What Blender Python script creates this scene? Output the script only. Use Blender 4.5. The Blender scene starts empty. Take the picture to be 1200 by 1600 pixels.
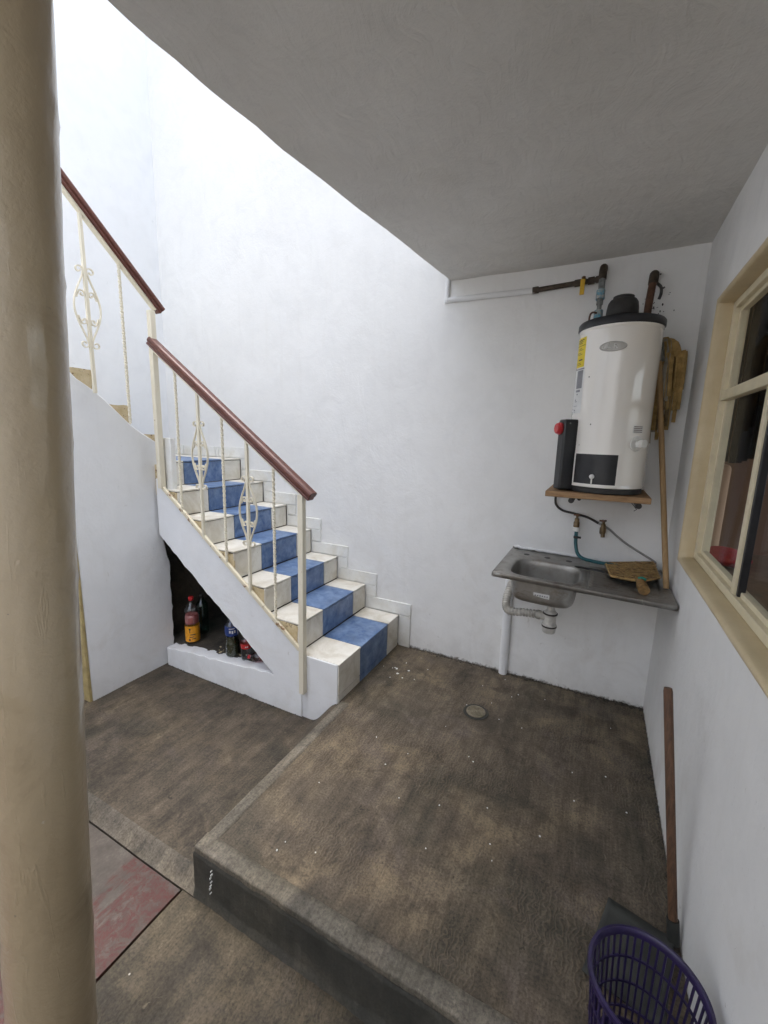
import bpy, bmesh, math, random
from mathutils import Vector, Matrix, noise
random.seed(7)
PI = math.pi
SC = bpy.context.scene
COL = SC.collection

# ------------------------------------------------------------------ camera
cam_d = bpy.data.cameras.new('camera'); cam = bpy.data.objects.new('camera', cam_d); COL.objects.link(cam)
R0 = Vector((0.891, 0.453, 0.027)); R2 = Vector((-0.442, 0.880, -0.175))
fwd = R2.normalized(); right = (R0 - fwd*R0.dot(fwd)).normalized(); up = right.cross(fwd)
M3 = Matrix((right, up, -fwd)).transposed()
cam.matrix_world = Matrix.Translation((0, 0, 1.5)) @ M3.to_4x4()
cam_d.sensor_fit = 'VERTICAL'; cam_d.sensor_height = 36.0; cam_d.sensor_width = 27.0
cam_d.lens = 660/1600*36.0
cam_d.clip_start = 0.02; cam_d.clip_end = 500
SC.camera = cam

# ------------------------------------------------------------------ sky, sun, exposure
SUN_EL, SUN_AZ = math.radians(74), math.radians(330)     # azimuth clockwise from +Y
w = bpy.data.worlds.new('World'); SC.world = w; w.use_nodes = True
nt = w.node_tree; nt.nodes.clear()
sky = nt.nodes.new('ShaderNodeTexSky'); sky.sky_type = 'NISHITA'; sky.sun_disc = False
sky.sun_elevation = SUN_EL; sky.sun_rotation = SUN_AZ; sky.dust_density = 4.0; sky.air_density = 1.0; sky.ozone_density = 1.0
hs = nt.nodes.new('ShaderNodeHueSaturation'); hs.inputs['Saturation'].default_value = 0.47
bg = nt.nodes.new('ShaderNodeBackground'); bg.inputs['Strength'].default_value = 0.15
wo = nt.nodes.new('ShaderNodeOutputWorld')
nt.links.new(sky.outputs[0], hs.inputs['Color']); nt.links.new(hs.outputs[0], bg.inputs['Color']); nt.links.new(bg.outputs[0], wo.inputs[0])
sd = bpy.data.lights.new('sun', 'SUN'); sd.energy = 0.5; sd.angle = math.radians(70); sd.color = (1.0, 0.95, 0.88)
sun = bpy.data.objects.new('sun', sd); COL.objects.link(sun)
dsun = Vector((math.sin(SUN_AZ)*math.cos(SUN_EL), math.cos(SUN_AZ)*math.cos(SUN_EL), math.sin(SUN_EL)))
sun.rotation_euler = dsun.to_track_quat('Z', 'Y').to_euler(); sun.location = dsun*20
SC.view_settings.view_transform = 'Standard'; SC.view_settings.look = 'None'
SC.view_settings.exposure = 2.44; SC.view_settings.gamma = 1.0; SC.view_settings.use_curve_mapping = False
SC.cycles.max_bounces = 8; SC.cycles.diffuse_bounces = 5; SC.cycles.glossy_bounces = 3; SC.cycles.transmission_bounces = 7; SC.cycles.transparent_max_bounces = 8
SC.cycles.caustics_refractive = False; SC.cycles.caustics_reflective = False
SC.cycles.use_adaptive_sampling = True; SC.cycles.adaptive_threshold = 0.02; SC.cycles.use_denoising = True; SC.cycles.sample_clamp_indirect = 8.0

# ------------------------------------------------------------------ node helpers
class NT:
    def __init__(s, name):
        s.m = bpy.data.materials.new(name); s.m.use_nodes = True; s.t = s.m.node_tree; s.t.nodes.clear()
        s.out = s.t.nodes.new('ShaderNodeOutputMaterial'); s.b = s.t.nodes.new('ShaderNodeBsdfPrincipled')
        s.t.links.new(s.b.outputs[0], s.out.inputs[0])
        s.co = s.t.nodes.new('ShaderNodeTexCoord').outputs['Object']
    def link(s, a, b): s.t.links.new(a, b)
    def val(s, inp, v):
        if hasattr(v, 'is_linked') or hasattr(v, 'links'): s.link(v, inp)
        else: inp.default_value = v
    def mapping(s, scale=(1, 1, 1), rot=(0, 0, 0), loc=(0, 0, 0), src=None):
        n = s.t.nodes.new('ShaderNodeMapping'); n.inputs['Scale'].default_value = scale; n.inputs['Rotation'].default_value = rot; n.inputs['Location'].default_value = loc
        s.link(src or s.co, n.inputs[0]); return n.outputs[0]
    def noise(s, scale, detail=4, rough=.55, dist=0, src=None, col=False):
        n = s.t.nodes.new('ShaderNodeTexNoise'); n.inputs['Scale'].default_value = scale; n.inputs['Detail'].default_value = min(detail, 4)
        n.inputs['Roughness'].default_value = rough; n.inputs['Distortion'].default_value = dist
        s.link(src or s.co, n.inputs['Vector']); return n.outputs['Color' if col else 'Fac']
    def vor(s, scale, feat='F1', src=None, out='Distance', rnd=1.0):
        n = s.t.nodes.new('ShaderNodeTexVoronoi'); n.feature = feat; n.inputs['Scale'].default_value = scale; n.inputs['Randomness'].default_value = rnd
        s.link(src or s.co, n.inputs['Vector']); return n.outputs[out]
    def wave(s, scale, dist=0, detail=2, dscale=1, src=None, kind='BANDS', direction='X', profile='SIN'):
        n = s.t.nodes.new('ShaderNodeTexWave'); n.wave_type = kind; n.wave_profile = profile
        if kind == 'BANDS': n.bands_direction = direction
        n.inputs['Scale'].default_value = scale; n.inputs['Distortion'].default_value = dist; n.inputs['Detail'].default_value = detail; n.inputs['Detail Scale'].default_value = dscale
        s.link(src or s.co, n.inputs[0]); return n.outputs['Fac']
    def ramp(s, fac, stops, interp='LINEAR'):
        n = s.t.nodes.new('ShaderNodeValToRGB'); e = n.color_ramp.elements; n.color_ramp.interpolation = interp
        while len(e) < len(stops): e.new(.5)
        for k, (p, c) in enumerate(stops):
            e[k].position = p; e[k].color = (c, c, c, 1) if isinstance(c, (int, float)) else (c[0], c[1], c[2], 1)
        s.link(fac, n.inputs[0]); return n.outputs[0]
    def mix(s, fac, a, b, mode='MIX'):
        n = s.t.nodes.new('ShaderNodeMix'); n.data_type = 'RGBA'; n.blend_type = mode
        s.val(n.inputs[0], fac)
        for i, v in ((6, a), (7, b)):
            if isinstance(v, (tuple, list)): n.inputs[i].default_value = (v[0], v[1], v[2], 1)
            elif isinstance(v, (int, float)): n.inputs[i].default_value = (v, v, v, 1)
            else: s.link(v, n.inputs[i])
        return n.outputs[2]
    def math(s, op, a, b=0.0, c=None):
        n = s.t.nodes.new('ShaderNodeMath'); n.operation = op; s.val(n.inputs[0], a); s.val(n.inputs[1], b)
        if c is not None: s.val(n.inputs[2], c)
        return n.outputs[0]
    def sep(s, src=None):
        n = s.t.nodes.new('ShaderNodeSeparateXYZ'); s.link(src or s.co, n.inputs[0]); return n.outputs
    def bump(s, h, strength, dist, prev=None):
        n = s.t.nodes.new('ShaderNodeBump'); n.inputs['Strength'].default_value = strength; n.inputs['Distance'].default_value = dist
        s.link(h, n.inputs['Height'])
        if prev is not None: s.link(prev, n.inputs['Normal'])
        return n.outputs[0]
    def fin(s, color=None, rough=None, normal=None, metal=None, **kw):
        if color is not None:
            if isinstance(color, (tuple, list)): s.b.inputs['Base Color'].default_value = (color[0], color[1], color[2], 1)
            else: s.link(color, s.b.inputs['Base Color'])
        if rough is not None: s.val(s.b.inputs['Roughness'], rough)
        if metal is not None: s.val(s.b.inputs['Metallic'], metal)
        if normal is not None: s.link(normal, s.b.inputs['Normal'])
        for k, v in kw.items(): s.b.inputs[k].default_value = v
        return s.m

def plaster(name, base, dark, grime_z=None, spec=.25, fine=1.0, rough=.75, brush=0., wear=0.):
    n = NT(name)
    big = n.noise(1.3, 5, .6); mid = n.noise(7, 5, .6, .5)
    c = n.mix(n.ramp(big, [(.35, 0), (.7, 1)]), base, dark)
    c = n.mix(n.math('MULTIPLY', n.ramp(mid, [(.45, 0), (.75, 1)]), .35), c, tuple(v*.86 for v in base))
    spots = n.ramp(n.noise(23, 3, .6), [(.72, 0), (.76, 1)])
    c = n.mix(n.math('MULTIPLY', spots, .22), c, tuple(v*.6 for v in base))
    if grime_z is not None:
        z = n.sep()[2]
        h = n.math('SUBTRACT', z, grime_z)
        edge = n.math('ADD', n.math('MULTIPLY', n.noise(38, 6, .75), .075), -.026)
        f = n.math('SUBTRACT', edge, h)
        f = n.ramp(n.math('MULTIPLY_ADD', f, 60., .3), [(0, 0), (1, 1)])
        c = n.mix(f, c, n.mix(n.noise(60, 3), (.05, .047, .04), (.16, .145, .12)))
        dust = n.ramp(n.math('MULTIPLY_ADD', h, -2.2, n.math('MULTIPLY', mid, .9)), [(.15, 0), (.75, 1)])
        c = n.mix(n.math('MULTIPLY', dust, .35), c, (.45, .42, .37))
    if wear:
        drip = n.noise(9, 4, .6, .3, src=n.mapping((3.2, 3.2, .22)))
        c = n.mix(n.math('MULTIPLY', n.ramp(drip, [(.56, 0), (.72, 1)]), .055*wear), c, (.50, .46, .38))
        patch_ = n.noise(2.1, 3, .5, 1.5, src=n.mapping(loc=(4, 4, 9)))
        c = n.mix(n.ramp(patch_, [(.555, 0), (.565, .14*wear), (.60, .08*wear), (.70, 0)]), c, tuple(min(.86, v*1.08) for v in base))
        scuff = n.noise(30, 5, .8, 1.2, src=n.mapping((1, 1, .5), loc=(1, 2, 3)))
        zw = n.ramp(n.math('MULTIPLY', n.sep()[2], .5), [(.10, 1), (.65, .12)])
        c = n.mix(n.math('MULTIPLY', n.ramp(scuff, [(.655, 0), (.70, .5*wear)]), zw), c, (.40, .37, .32))
        smear = n.noise(3.3, 4, .65, 1.0, src=n.mapping(loc=(7, 3, 5)))
        c = n.mix(n.math('MULTIPLY', n.ramp(smear, [(.50, 0), (.68, .22*wear)]), zw), c, (.52, .48, .41))
    trow = n.noise(5, 3, .5, 1.2, src=n.mapping((1, 1, .6)))
    b = n.bump(trow, .16, .03)
    b = n.bump(n.noise(16, 4, .6, .8), .13*fine, .010, b)
    b = n.bump(n.noise(70, 3, .6), .26*fine, .003, b)
    if brush:
        wv = n.noise(3.5, 2, .5, col=True)
        add = n.t.nodes.new('ShaderNodeVectorMath'); add.operation = 'MULTIPLY_ADD'
        n.link(wv, add.inputs[0]); add.inputs[1].default_value = (.22, .22, 0); n.link(n.co, add.inputs[2])
        br = n.noise(38, 5, .7, .6, src=n.mapping((1, .22, 1), src=add.outputs[0]))
        b = n.bump(br, .6*brush, .006, b)
        c = n.mix(n.ramp(br, [(.30, .16), (.55, 0)]), c, tuple(v*.62 for v in base))
    return n.fin(c, rough, b, **{'Specular IOR Level': spec})

def simple(name, color, rough=.5, metal=0., var=.25, scale=20, bumps=.1, bscale=80, bdist=.002, **kw):
    n = NT(name)
    c = n.mix(n.ramp(n.noise(scale, 5, .6), [(.3, 0), (.7, 1)]), tuple(v*(1-var) for v in color), tuple(min(1, v*(1+var*.4)) for v in color))
    r = n.math('MULTIPLY_ADD', n.noise(scale*1.7, 4), .25, rough-.12)
    return n.fin(c, r, n.bump(n.noise(bscale, 3), bumps, bdist), metal, **kw)

M = {}
M['wall'] = plaster('white_wall_paint', (.815, .81, .79), (.795, .788, .765), 0.0, wear=1.)
M['wall_well'] = plaster('white_stair_paint', (.82, .83, .835), (.79, .80, .81), None, fine=.6)
M['ceiling'] = plaster('ceiling_paint', (.73, .715, .68), (.61, .59, .545), None, fine=1.5, brush=1.)
M['stringer'] = plaster('white_stringer_paint', (.78, .79, .80), (.73, .735, .74), -.19, fine=1.2, wear=.8)

def m_column():
    n = NT('column_paint')
    c = n.mix(n.ramp(n.noise(2.2, 4), [(.35, 0), (.7, 1)]), (.345, .275, .176), (.305, .238, .148))
    c = n.mix(n.ramp(n.noise(40, 3, .6), [(.74, 0), (.77, 1)]), c, (.2, .16, .11))
    b = n.bump(n.noise(11, 4, .6, .3), .32, .012)
    b = n.bump(n.noise(48, 4, .65), .35, .004, b)
    c = n.mix(n.math('MULTIPLY', n.ramp(n.noise(6, 4, .7, .8, src=n.mapping(loc=(3, 1, 2))), [(.56, 0), (.70, 1)]), .35), c, (.17, .125, .075))
    chip = n.noise(30, 4, .75, 1.0, src=n.mapping((1, 1, .6), loc=(1, 5, 2)))
    c = n.mix(n.ramp(chip, [(.71, 0), (.73, .4)]), c, (.48, .44, .36))
    vert = n.ramp(n.noise(3, 3, .6, 1.5, src=n.mapping((7, 7, .8))), [(.62, 0), (.68, 1), (.72, 0)])
    b = n.bump(vert, .25, .005, b)
    return n.fin(c, .34, b, **{'Specular IOR Level': .5, 'Coat Weight': .7, 'Coat Roughness': .10})
M['column'] = m_column()

def concrete(name, tint=(1, 1, 1), dark=0., ridges=1.0, rot=0.0, wet=.0, blotch=1.0):
    n = NT(name)
    T = lambda c: tuple(a*b for a, b in zip(c, tint))
    mul = lambda c, f: n.mix(1.0, c, f, 'MULTIPLY')
    L_ = lambda x, y, z: n.mapping(loc=(x, y, z))
    c = n.mix(n.ramp(n.noise(1.7, 5, .6, .5), [(.33, 0), (.67, 1)]), T((.078, .067, .054)), T((.142, .121, .095)))
    c = n.mix(n.math('MULTIPLY', n.ramp(n.noise(2.7, 5, .62, .6, src=L_(9, 2, 4)), [(.47, 0), (.70, 1)]), .8*blotch), c, T((.225, .185, .13)))
    c = n.mix(n.math('MULTIPLY', n.ramp(n.noise(2.1, 5, .6, .7, src=L_(1, 12, 4)), [(.50, 0), (.68, 1)]), .8*blotch), c, T((.058, .055, .044)))
    c = n.mix(n.math('MULTIPLY', n.ramp(n.noise(3.6, 5, .62, .7, src=L_(5, 3, 14)), [(.54, 0), (.70, 1)]), .6*blotch), c, T((.125, .108, .100)))
    c = n.mix(n.math('MULTIPLY', n.ramp(n.noise(5.2, 6, .7, .9, src=L_(3, 7, 1)), [(.55, 0), (.66, 1)]), .6*blotch), c, T((.050, .044, .036)))
    strk = n.noise(3.0, 5, .65, .3, src=n.mapping((8, 1.1, 1), (0, 0, rot)))
    c = mul(c, n.ramp(strk, [(.30, .70), (.70, 1.22)]))
    fine = n.noise(3.2, 3, .6, .15, src=n.mapping((46, 2.2, 1), (0, 0, rot*.6)))
    c = mul(c, n.ramp(fine, [(.32, .86), (.68, 1.12)]))
    c = mul(c, n.ramp(n.noise(8, 6, .72, .7, src=L_(8, 1, 3)), [(.30, .68), (.50, .98), (.72, 1.30)]))
    grain = n.noise(120, 3, .72)
    c = mul(c, n.ramp(grain, [(.30, .55), (.48, .97), (.72, 1.40)]))
    blk = n.ramp(n.noise(24, 5, .75, .8, src=L_(2, 2, 9)), [(.66, 0), (.70, .8)])
    c = n.mix(blk, c, T((.030, .026, .021)))
    pal = n.ramp(n.noise(19, 5, .75, .8, src=L_(6, 1, 2)), [(.66, 0), (.74, .6)])
    c = n.mix(pal, c, T((.30, .265, .21)))
    # wiggly trowel ridges, their lit crests painted paler
    wv = n.noise(26, 1.5, .5, 0, col=True)
    add = n.t.nodes.new('ShaderNodeVectorMath'); add.operation = 'MULTIPLY_ADD'
    n.link(wv, add.inputs[0]); add.inputs[1].default_value = (.055, .055, 0); n.link(n.mapping(rot=(0, 0, rot)), add.inputs[2])
    wig = n.wave(22, 0, 0, 1, src=add.outputs[0], direction='X')
    mask = n.ramp(n.noise(2.2, 3, .5, src=n.mapping(loc=(4, 4, 0))), [(.46, 0), (.56, 1)])
    wigm = n.math('MULTIPLY', wig, mask)
    c = n.mix(n.math('MULTIPLY', n.ramp(wigm, [(.72, 0), (.98, 1)]), .22*ridges), c, T((.25, .21, .155)))
    # white paint drops
    vd = n.vor(13); vc = n.vor(13, out='Color')
    dn = n.math('ADD', vd, n.math('MULTIPLY', n.noise(70, 3, .7), .07))
    sel = n.ramp(n.sep(vc)[0], [(.70, 0), (.71, 1)])
    sz = n.math('MULTIPLY_ADD', n.math('POWER', n.sep(vc)[1], 3.0), .085, .006)
    drop = n.math('MULTIPLY', n.math('LESS_THAN', dn, n.math('ADD', sz, .022)), sel)
    c = n.mix(n.math('MULTIPLY', drop, .75), c, (.52, .49, .43))
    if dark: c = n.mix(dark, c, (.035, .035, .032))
    b = n.bump(n.ramp(wigm, [(.40, 0), (.95, 1)]), .5*ridges, .004)
    b = n.bump(n.noise(22, 5, .65), .3, .005, b)
    b = n.bump(fine, .22, .003, b)
    b = n.bump(grain, .35, .0025, b)
    r = n.math('MULTIPLY_ADD', n.noise(5, 4), .3, .55-wet)
    return n.fin(c, r, b, **{'Specular IOR Level': .35})
M['platform'] = concrete('rough_concrete', tint=(1.0, .93, .83), ridges=1.0, rot=.10)
M['floor_left'] = concrete('worn_concrete', tint=(.71, .665, .60), ridges=.4, rot=.5)
M['floor_front'] = concrete('grey_brown_concrete', tint=(.55, .53, .475), ridges=.8, rot=-.25)
M['border'] = concrete('smooth_concrete_border', tint=(1.3, 1.33, 1.32), ridges=0.0, blotch=.5)
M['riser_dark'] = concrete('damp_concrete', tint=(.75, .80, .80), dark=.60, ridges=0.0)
M['cave'] = concrete('shaded_concrete_and_mortar', tint=(.75, .75, .75), dark=.25, ridges=0.0)  # recess shade put into the concrete colour; also serves the dark mortar crumbs
M['strip'] = concrete('smooth_floor_strip', tint=(.84, .84, .83), ridges=0.0, blotch=.8)
M['ground'] = concrete('outside_ground', ridges=.2)

def m_red():
    n = NT('worn_red_floor_paint')
    grey = n.mix(n.ramp(n.noise(9, 5, .65), [(.35, 0), (.65, 1)]), (.055, .045, .036), (.125, .106, .086))
    red = n.mix(n.noise(14, 4), (.055, .0125, .010), (.10, .021, .016))
    s1 = n.noise(5, 6, .7, .5, src=n.mapping((5, 1.1, 1), (0, 0, .9)))
    s2 = n.noise(2.4, 4, .6, .3)
    xyz = n.sep()
    ex = n.math('MULTIPLY_ADD', n.math('ABSOLUTE', n.math('ADD', xyz[0], 1.30)), -1.1, .26)   # red survives by the edges
    f = n.math('ADD', n.math('ADD', n.math('MULTIPLY', s1, .8), n.math('MULTIPLY', s2, .5)), ex)
    c = n.mix(n.ramp(f, [(.62, 0), (.72, 1)]), grey, red)
    c = n.mix(n.ramp(n.noise(26, 5, .75, .6), [(.40, .8), (.50, 0)]), c, grey)
    c = n.mix(n.ramp(n.noise(80, 3, .7), [(.4, .6), (.65, 0)]), c, (.06, .048, .04))
    vd = n.vor(11); dn = n.math('ADD', vd, n.math('MULTIPLY', n.noise(60, 2), .06))
    c = n.mix(n.math('MULTIPLY', n.math('LESS_THAN', dn, .09), n.ramp(n.sep(n.vor(11, out='Color'))[0], [(.6, 0), (.61, .9)])), c, (.68, .66, .6))
    b = n.bump(s1, .5, .008); b = n.bump(n.noise(60, 4), .35, .003, b)
    return n.fin(c, .6, b)
M['red'] = m_red()

def tile_mat(name, a, b_, stain, rough=.28, sc=12):
    n = NT(name)
    c = n.mix(n.ramp(n.noise(sc, 6, .7, .4), [(.3, 0), (.7, 1)]), a, b_)
    st = n.noise(5.5, 5, .65, .6)
    c = n.mix(n.math('MULTIPLY', n.ramp(st, [(.45, 0), (.72, 1)]), .7), c, stain)
    c = n.mix(n.ramp(n.noise(110, 3, .7), [(.62, 0), (.72, .35)]), c, tuple(v*.5 for v in stain))
    r = n.math('MULTIPLY_ADD', n.noise(9, 4), .35, rough)
    return n.fin(c, r, n.bump(n.noise(40, 3), .08, .003))
M['tile_white'] = tile_mat('cream_white_tile', (.70, .675, .60), (.79, .765, .70), (.46, .40, .29))
M['tile_blue'] = tile_mat('mottled_blue_tile', (.050, .115, .27), (.225, .315, .48), (.075, .12, .21), .24, 15)
M['tile_skirt'] = tile_mat('white_skirting_tile', (.74, .74, .71), (.80, .80, .77), (.62, .58, .48))
M['grout'] = simple('dark_grout', (.10, .085, .065), .9, 0, .4, 30, .3)
def m_tan():
    n = NT('bare_tan_mortar')
    c = n.mix(n.ramp(n.noise(14, 5, .7), [(.3, 0), (.7, 1)]), (.48, .37, .20), (.66, .56, .37))
    c = n.mix(n.ramp(n.noise(35, 4, .7), [(.58, 0), (.66, 1)]), c, (.20, .13, .07))
    return n.fin(c, .85, n.bump(n.noise(40, 4), .5, .004))
M['tan'] = m_tan()
def m_metal_paint():
    n = NT('cream_enamel_paint')
    c = n.mix(n.noise(12, 3), (.70, .645, .50), (.76, .71, .58))
    c = n.mix(n.ramp(n.noise(38, 4, .7), [(.68, 0), (.72, 1)]), c, (.36, .22, .10))
    return n.fin(c, .38, n.bump(n.noise(90, 3), .15, .001))
M['cream'] = m_metal_paint()
def m_rusty():
    n = NT('chipped_cream_paint')
    c = n.mix(n.noise(12, 3), (.66, .59, .43), (.74, .68, .53))
    c = n.mix(n.ramp(n.noise(17, 5, .7), [(.58, 0), (.63, 1)]), c, n.mix(n.noise(50, 3), (.17, .09, .04), (.35, .22, .11)))
    return n.fin(c, .6, n.bump(n.noise(50, 4), .4, .002))
M['cream_rusty'] = m_rusty()
def m_wood(name, a, b_, rough, axis=(1, 12, 12), sc=5, coat=0.):
    n = NT(name)
    g = n.noise(sc, 6, .65, 1.0, src=n.mapping(axis))
    c = n.mix(n.ramp(g, [(.3, 0), (.7, 1)]), a, b_)
    return n.fin(c, rough, n.bump(g, .15, .002), **{'Coat Weight': coat, 'Coat Roughness': .25})
M['rail_wood'] = m_wood('varnished_red_brown_wood', (.078, .021, .013), (.140, .042, .025), .42, (2, 14, 14), 4, .12)
M['plank'] = m_wood('weathered_plank_wood', (.20, .105, .045), (.42, .26, .13), .7, (2, 25, 25), 5)
M['stick'] = m_wood('worn_stick_wood', (.055, .026, .013), (.15, .075, .038), .6, (18, 18, 2.5), 4)
M['mop_handle'] = m_wood('tan_mop_handle_wood', (.30, .18, .075), (.40, .26, .12), .55, (18, 18, 2), 4)
def m_steel():
    n = NT('dull_stainless_steel')
    c = n.mix(n.ramp(n.noise(7, 5, .65), [(.3, 0), (.7, 1)]), (.30, .285, .26), (.46, .45, .425))
    stain = n.ramp(n.noise(11, 5, .7, .6, src=n.mapping(loc=(2, 0, 0))), [(.52, 0), (.66, 1)])
    c = n.mix(n.math('MULTIPLY', stain, .6), c, (.22, .19, .15))
    lime = n.ramp(n.noise(16, 5, .7, .5, src=n.mapping(loc=(7, 3, 0))), [(.64, 0), (.72, 1)])
    c = n.mix(n.math('MULTIPLY', lime, .6), c, (.62, .58, .5))
    met = n.math('MULTIPLY_ADD', lime, -.7, .9)
    r = n.math('MULTIPLY_ADD', n.noise(15, 4), .3, .30)
    br = n.noise(60, 2, .5, src=n.mapping((1, 14, 1)))
    return n.fin(c, r, n.bump(br, .08, .001), met)
M['steel'] = m_steel()
def m_enamel():
    n = NT('off_white_heater_enamel')
    c = n.mix(n.noise(3, 4), (.84, .80, .735), (.87, .84, .785))
    c = n.mix(n.ramp(n.noise(26, 3, .6), [(.75, 0), (.78, 1)]), c, (.3, .25, .2))
    return n.fin(c, .20, n.bump(n.noise(4, 2), .10, .006), **{'Coat Weight': .8, 'Coat Roughness': .05})
M['enamel'] = m_enamel()
M['black'] = simple('black_plastic', (.018, .018, .02), .42, 0, .3, 15, .1)
M['black_metal'] = simple('sooty_black_metal', (.028, .026, .024), .55, 0, .5, 30, .3)
M['black_rim'] = simple('black_top_rim', (.022, .022, .026), .38)
M['red_plastic'] = simple('red_plastic', (.55, .025, .03), .35)
M['blue_plastic'] = simple('blue_plastic', (.02, .06, .38), .35)
M['purple'] = simple('purple_plastic', (.024, .015, .066), .36, 0, .25, 25, .08)
M['yellow_tag'] = simple('yellow_plastic', (.66, .40, .02), .5)
M['sticker_yellow'] = simple('yellow_sticker', (.78, .60, .02), .45, 0, .1)
M['sticker_white'] = simple('white_sticker', (.72, .72, .70), .45, 0, .1)
M['sticker_grey'] = simple('grey_sticker', (.25, .25, .27), .45, 0, .15)
M['ink'] = simple('dark_ink', (.05, .045, .04), .6)
M['emblem'] = simple('embossed_grey_plastic', (.46, .44, .40), .2, 0, .1)
M['white_plastic'] = simple('white_plastic', (.75, .74, .70), .38, 0, .1)
M['pvc'] = simple('aged_pvc', (.50, .475, .42), .5, 0, .4, 22, .15)
M['pvc_clear'] = simple('greyish_trap_plastic', (.62, .60, .55), .35, 0, .25, 25)
M['old_pipe'] = simple('old_dark_pipe', (.075, .055, .038), .6, .3, .5, 40, .35)
M['rust_pipe'] = simple('brown_rusty_pipe', (.14, .065, .038), .55, .2, .45, 40, .3)
M['galv'] = simple('corroded_galvanised_pipe', (.26, .27, .26), .5, .5, .45, 50, .3)
def m_verd():
    n = NT('verdigris_valve')
    c = n.mix(n.ramp(n.noise(60, 4, .7), [(.42, 0), (.58, 1)]), (.40, .39, .36), (.12, .32, .42))
    c = n.mix(n.ramp(n.noise(75, 3, .7), [(.6, 0), (.66, 1)]), c, (.10, .07, .05))
    return n.fin(c, .7, n.bump(n.noise(70, 3), .4, .002))
M['verdigris'] = m_verd()
M['brass'] = simple('tarnished_brass', (.20, .14, .075), .45, .7, .5, 50, .3)
M['wall_pipe'] = plaster('white_painted_pipe', (.78, .785, .785), (.72, .72, .71), None, fine=.5)
M['teal_hose'] = simple('teal_hose_rubber', (.012, .10, .115), .42)
M['cable'] = simple('dark_cable', (.035, .028, .024), .55)
M['cable_grey'] = simple('grey_painted_cable', (.35, .34, .32), .6)
M['straw'] = simple('woven_palm_straw', (.42, .27, .10), .7, 0, .5, 60, .3, 200, .001)
M['straw_dark'] = simple('brown_palm_straw', (.25, .145, .05), .7, 0, .5, 60, .3, 200, .001)
M['teal'] = simple('teal_string', (.03, .26, .20), .7)
M['cloth_y'] = simple('mustard_mop_cloth', (.42, .275, .10), .9, 0, .45, 30, .4, 300, .001)
M['cloth_g'] = simple('grey_mop_cloth', (.36, .33, .27), .9, 0, .45, 30, .4, 300, .001)
M['cloth_d'] = simple('dirty_brown_mop_cloth', (.20, .14, .07), .9, 0, .45, 30, .4, 300, .001)
M['dustpan'] = simple('dusty_black_plastic', (.04, .042, .036), .6, 0, .5, 12, .2)
def m_window():
    n = NT('beige_window_plaster')
    c = n.mix(n.ramp(n.noise(6, 5, .6), [(.3, 0), (.7, 1)]), (.58, .465, .275), (.68, .565, .36))
    b = n.bump(n.noise(25, 5, .65, .5), .5, .006); b = n.bump(n.noise(80, 3), .3, .002, b)
    return n.fin(c, .5, b)
M['reveal'] = m_window()
M['window_paint'] = simple('cream_window_paint', (.76, .675, .47), .36, 0, .12, 14, .15)
M['jamb_yellow'] = simple('yellow_jamb_paint', (.42, .33, .15), .6, 0, .3)
def m_glass(name, col=(1, 1, 1), rough=.02, ior=1.45):
    n = NT(name); t = n.t; t.nodes.remove(n.b)
    tr = t.nodes.new('ShaderNodeBsdfTransparent'); tr.inputs[0].default_value = (*col, 1)
    gl = t.nodes.new('ShaderNodeBsdfGlossy'); gl.inputs['Roughness'].default_value = rough; gl.inputs[0].default_value = (.95, .97, 1, 1)
    lw = t.nodes.new('ShaderNodeLayerWeight'); lw.inputs[0].default_value = .5
    f0 = ((ior-1)/(ior+1))**2
    fac = n.math('MULTIPLY_ADD', n.math('POWER', lw.outputs['Facing'], 5.0), (.14 if ior < 1.3 else .9)*(1-f0), f0)
    mx = t.nodes.new('ShaderNodeMixShader'); t.links.new(fac, mx.inputs[0]); t.links.new(tr.outputs[0], mx.inputs[1]); t.links.new(gl.outputs[0], mx.inputs[2]); t.links.new(mx.outputs[0], n.out.inputs[0])
    return n.m
M['glass'] = m_glass('window_glass', (.95, .96, .96), .02, 1.25)
M['pet'] = m_glass('clear_bottle_plastic', (.90, .92, .92), .10, 1.7)
M['pet_pink'] = simple('pink_bottle_liquid', (.42, .12, .11), .3)
M['pet_dark'] = simple('dark_green_liquid', (.045, .045, .022), .25)
M['pet_green'] = m_glass('greenish_bottle_plastic', (.45, .62, .55), .10, 1.7)
M['pet_red'] = m_glass('reddish_bottle_plastic', (.80, .55, .57), .10, 1.7)
M['label_orange'] = simple('orange_label', (.85, .36, .02), .4, 0, .3, 60)
M['label_blue'] = simple('blue_label', (.015, .045, .20), .4, 0, .3, 60)
M['label_red'] = simple('red_label', (.55, .03, .03), .4, 0, .3, 60)
M['print_white'] = simple('white_print', (.72, .72, .70), .5)
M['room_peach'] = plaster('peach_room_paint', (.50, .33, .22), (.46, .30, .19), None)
M['room_dark'] = plaster('darkened_peach_room_paint', (.22, .13, .085), (.19, .115, .07), None)  # peach room walls, darkened in the colour to stand for the dim interior
M['black_cloth'] = simple('black_cloth', (.008, .008, .009), .9)
M['red_cloth'] = simple('red_cloth', (.38, .012, .02), .8, 0, .3, 40, .4)
M['counter'] = simple('brown_counter', (.18, .12, .075), .5)
M['bag'] = m_glass('clear_plastic_bag', (.78, .78, .80), .12, 1.5)
M['drain_metal'] = simple('pale_drain_metal', (.27, .235, .165), .5, .35, .4, 60, .3)

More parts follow.
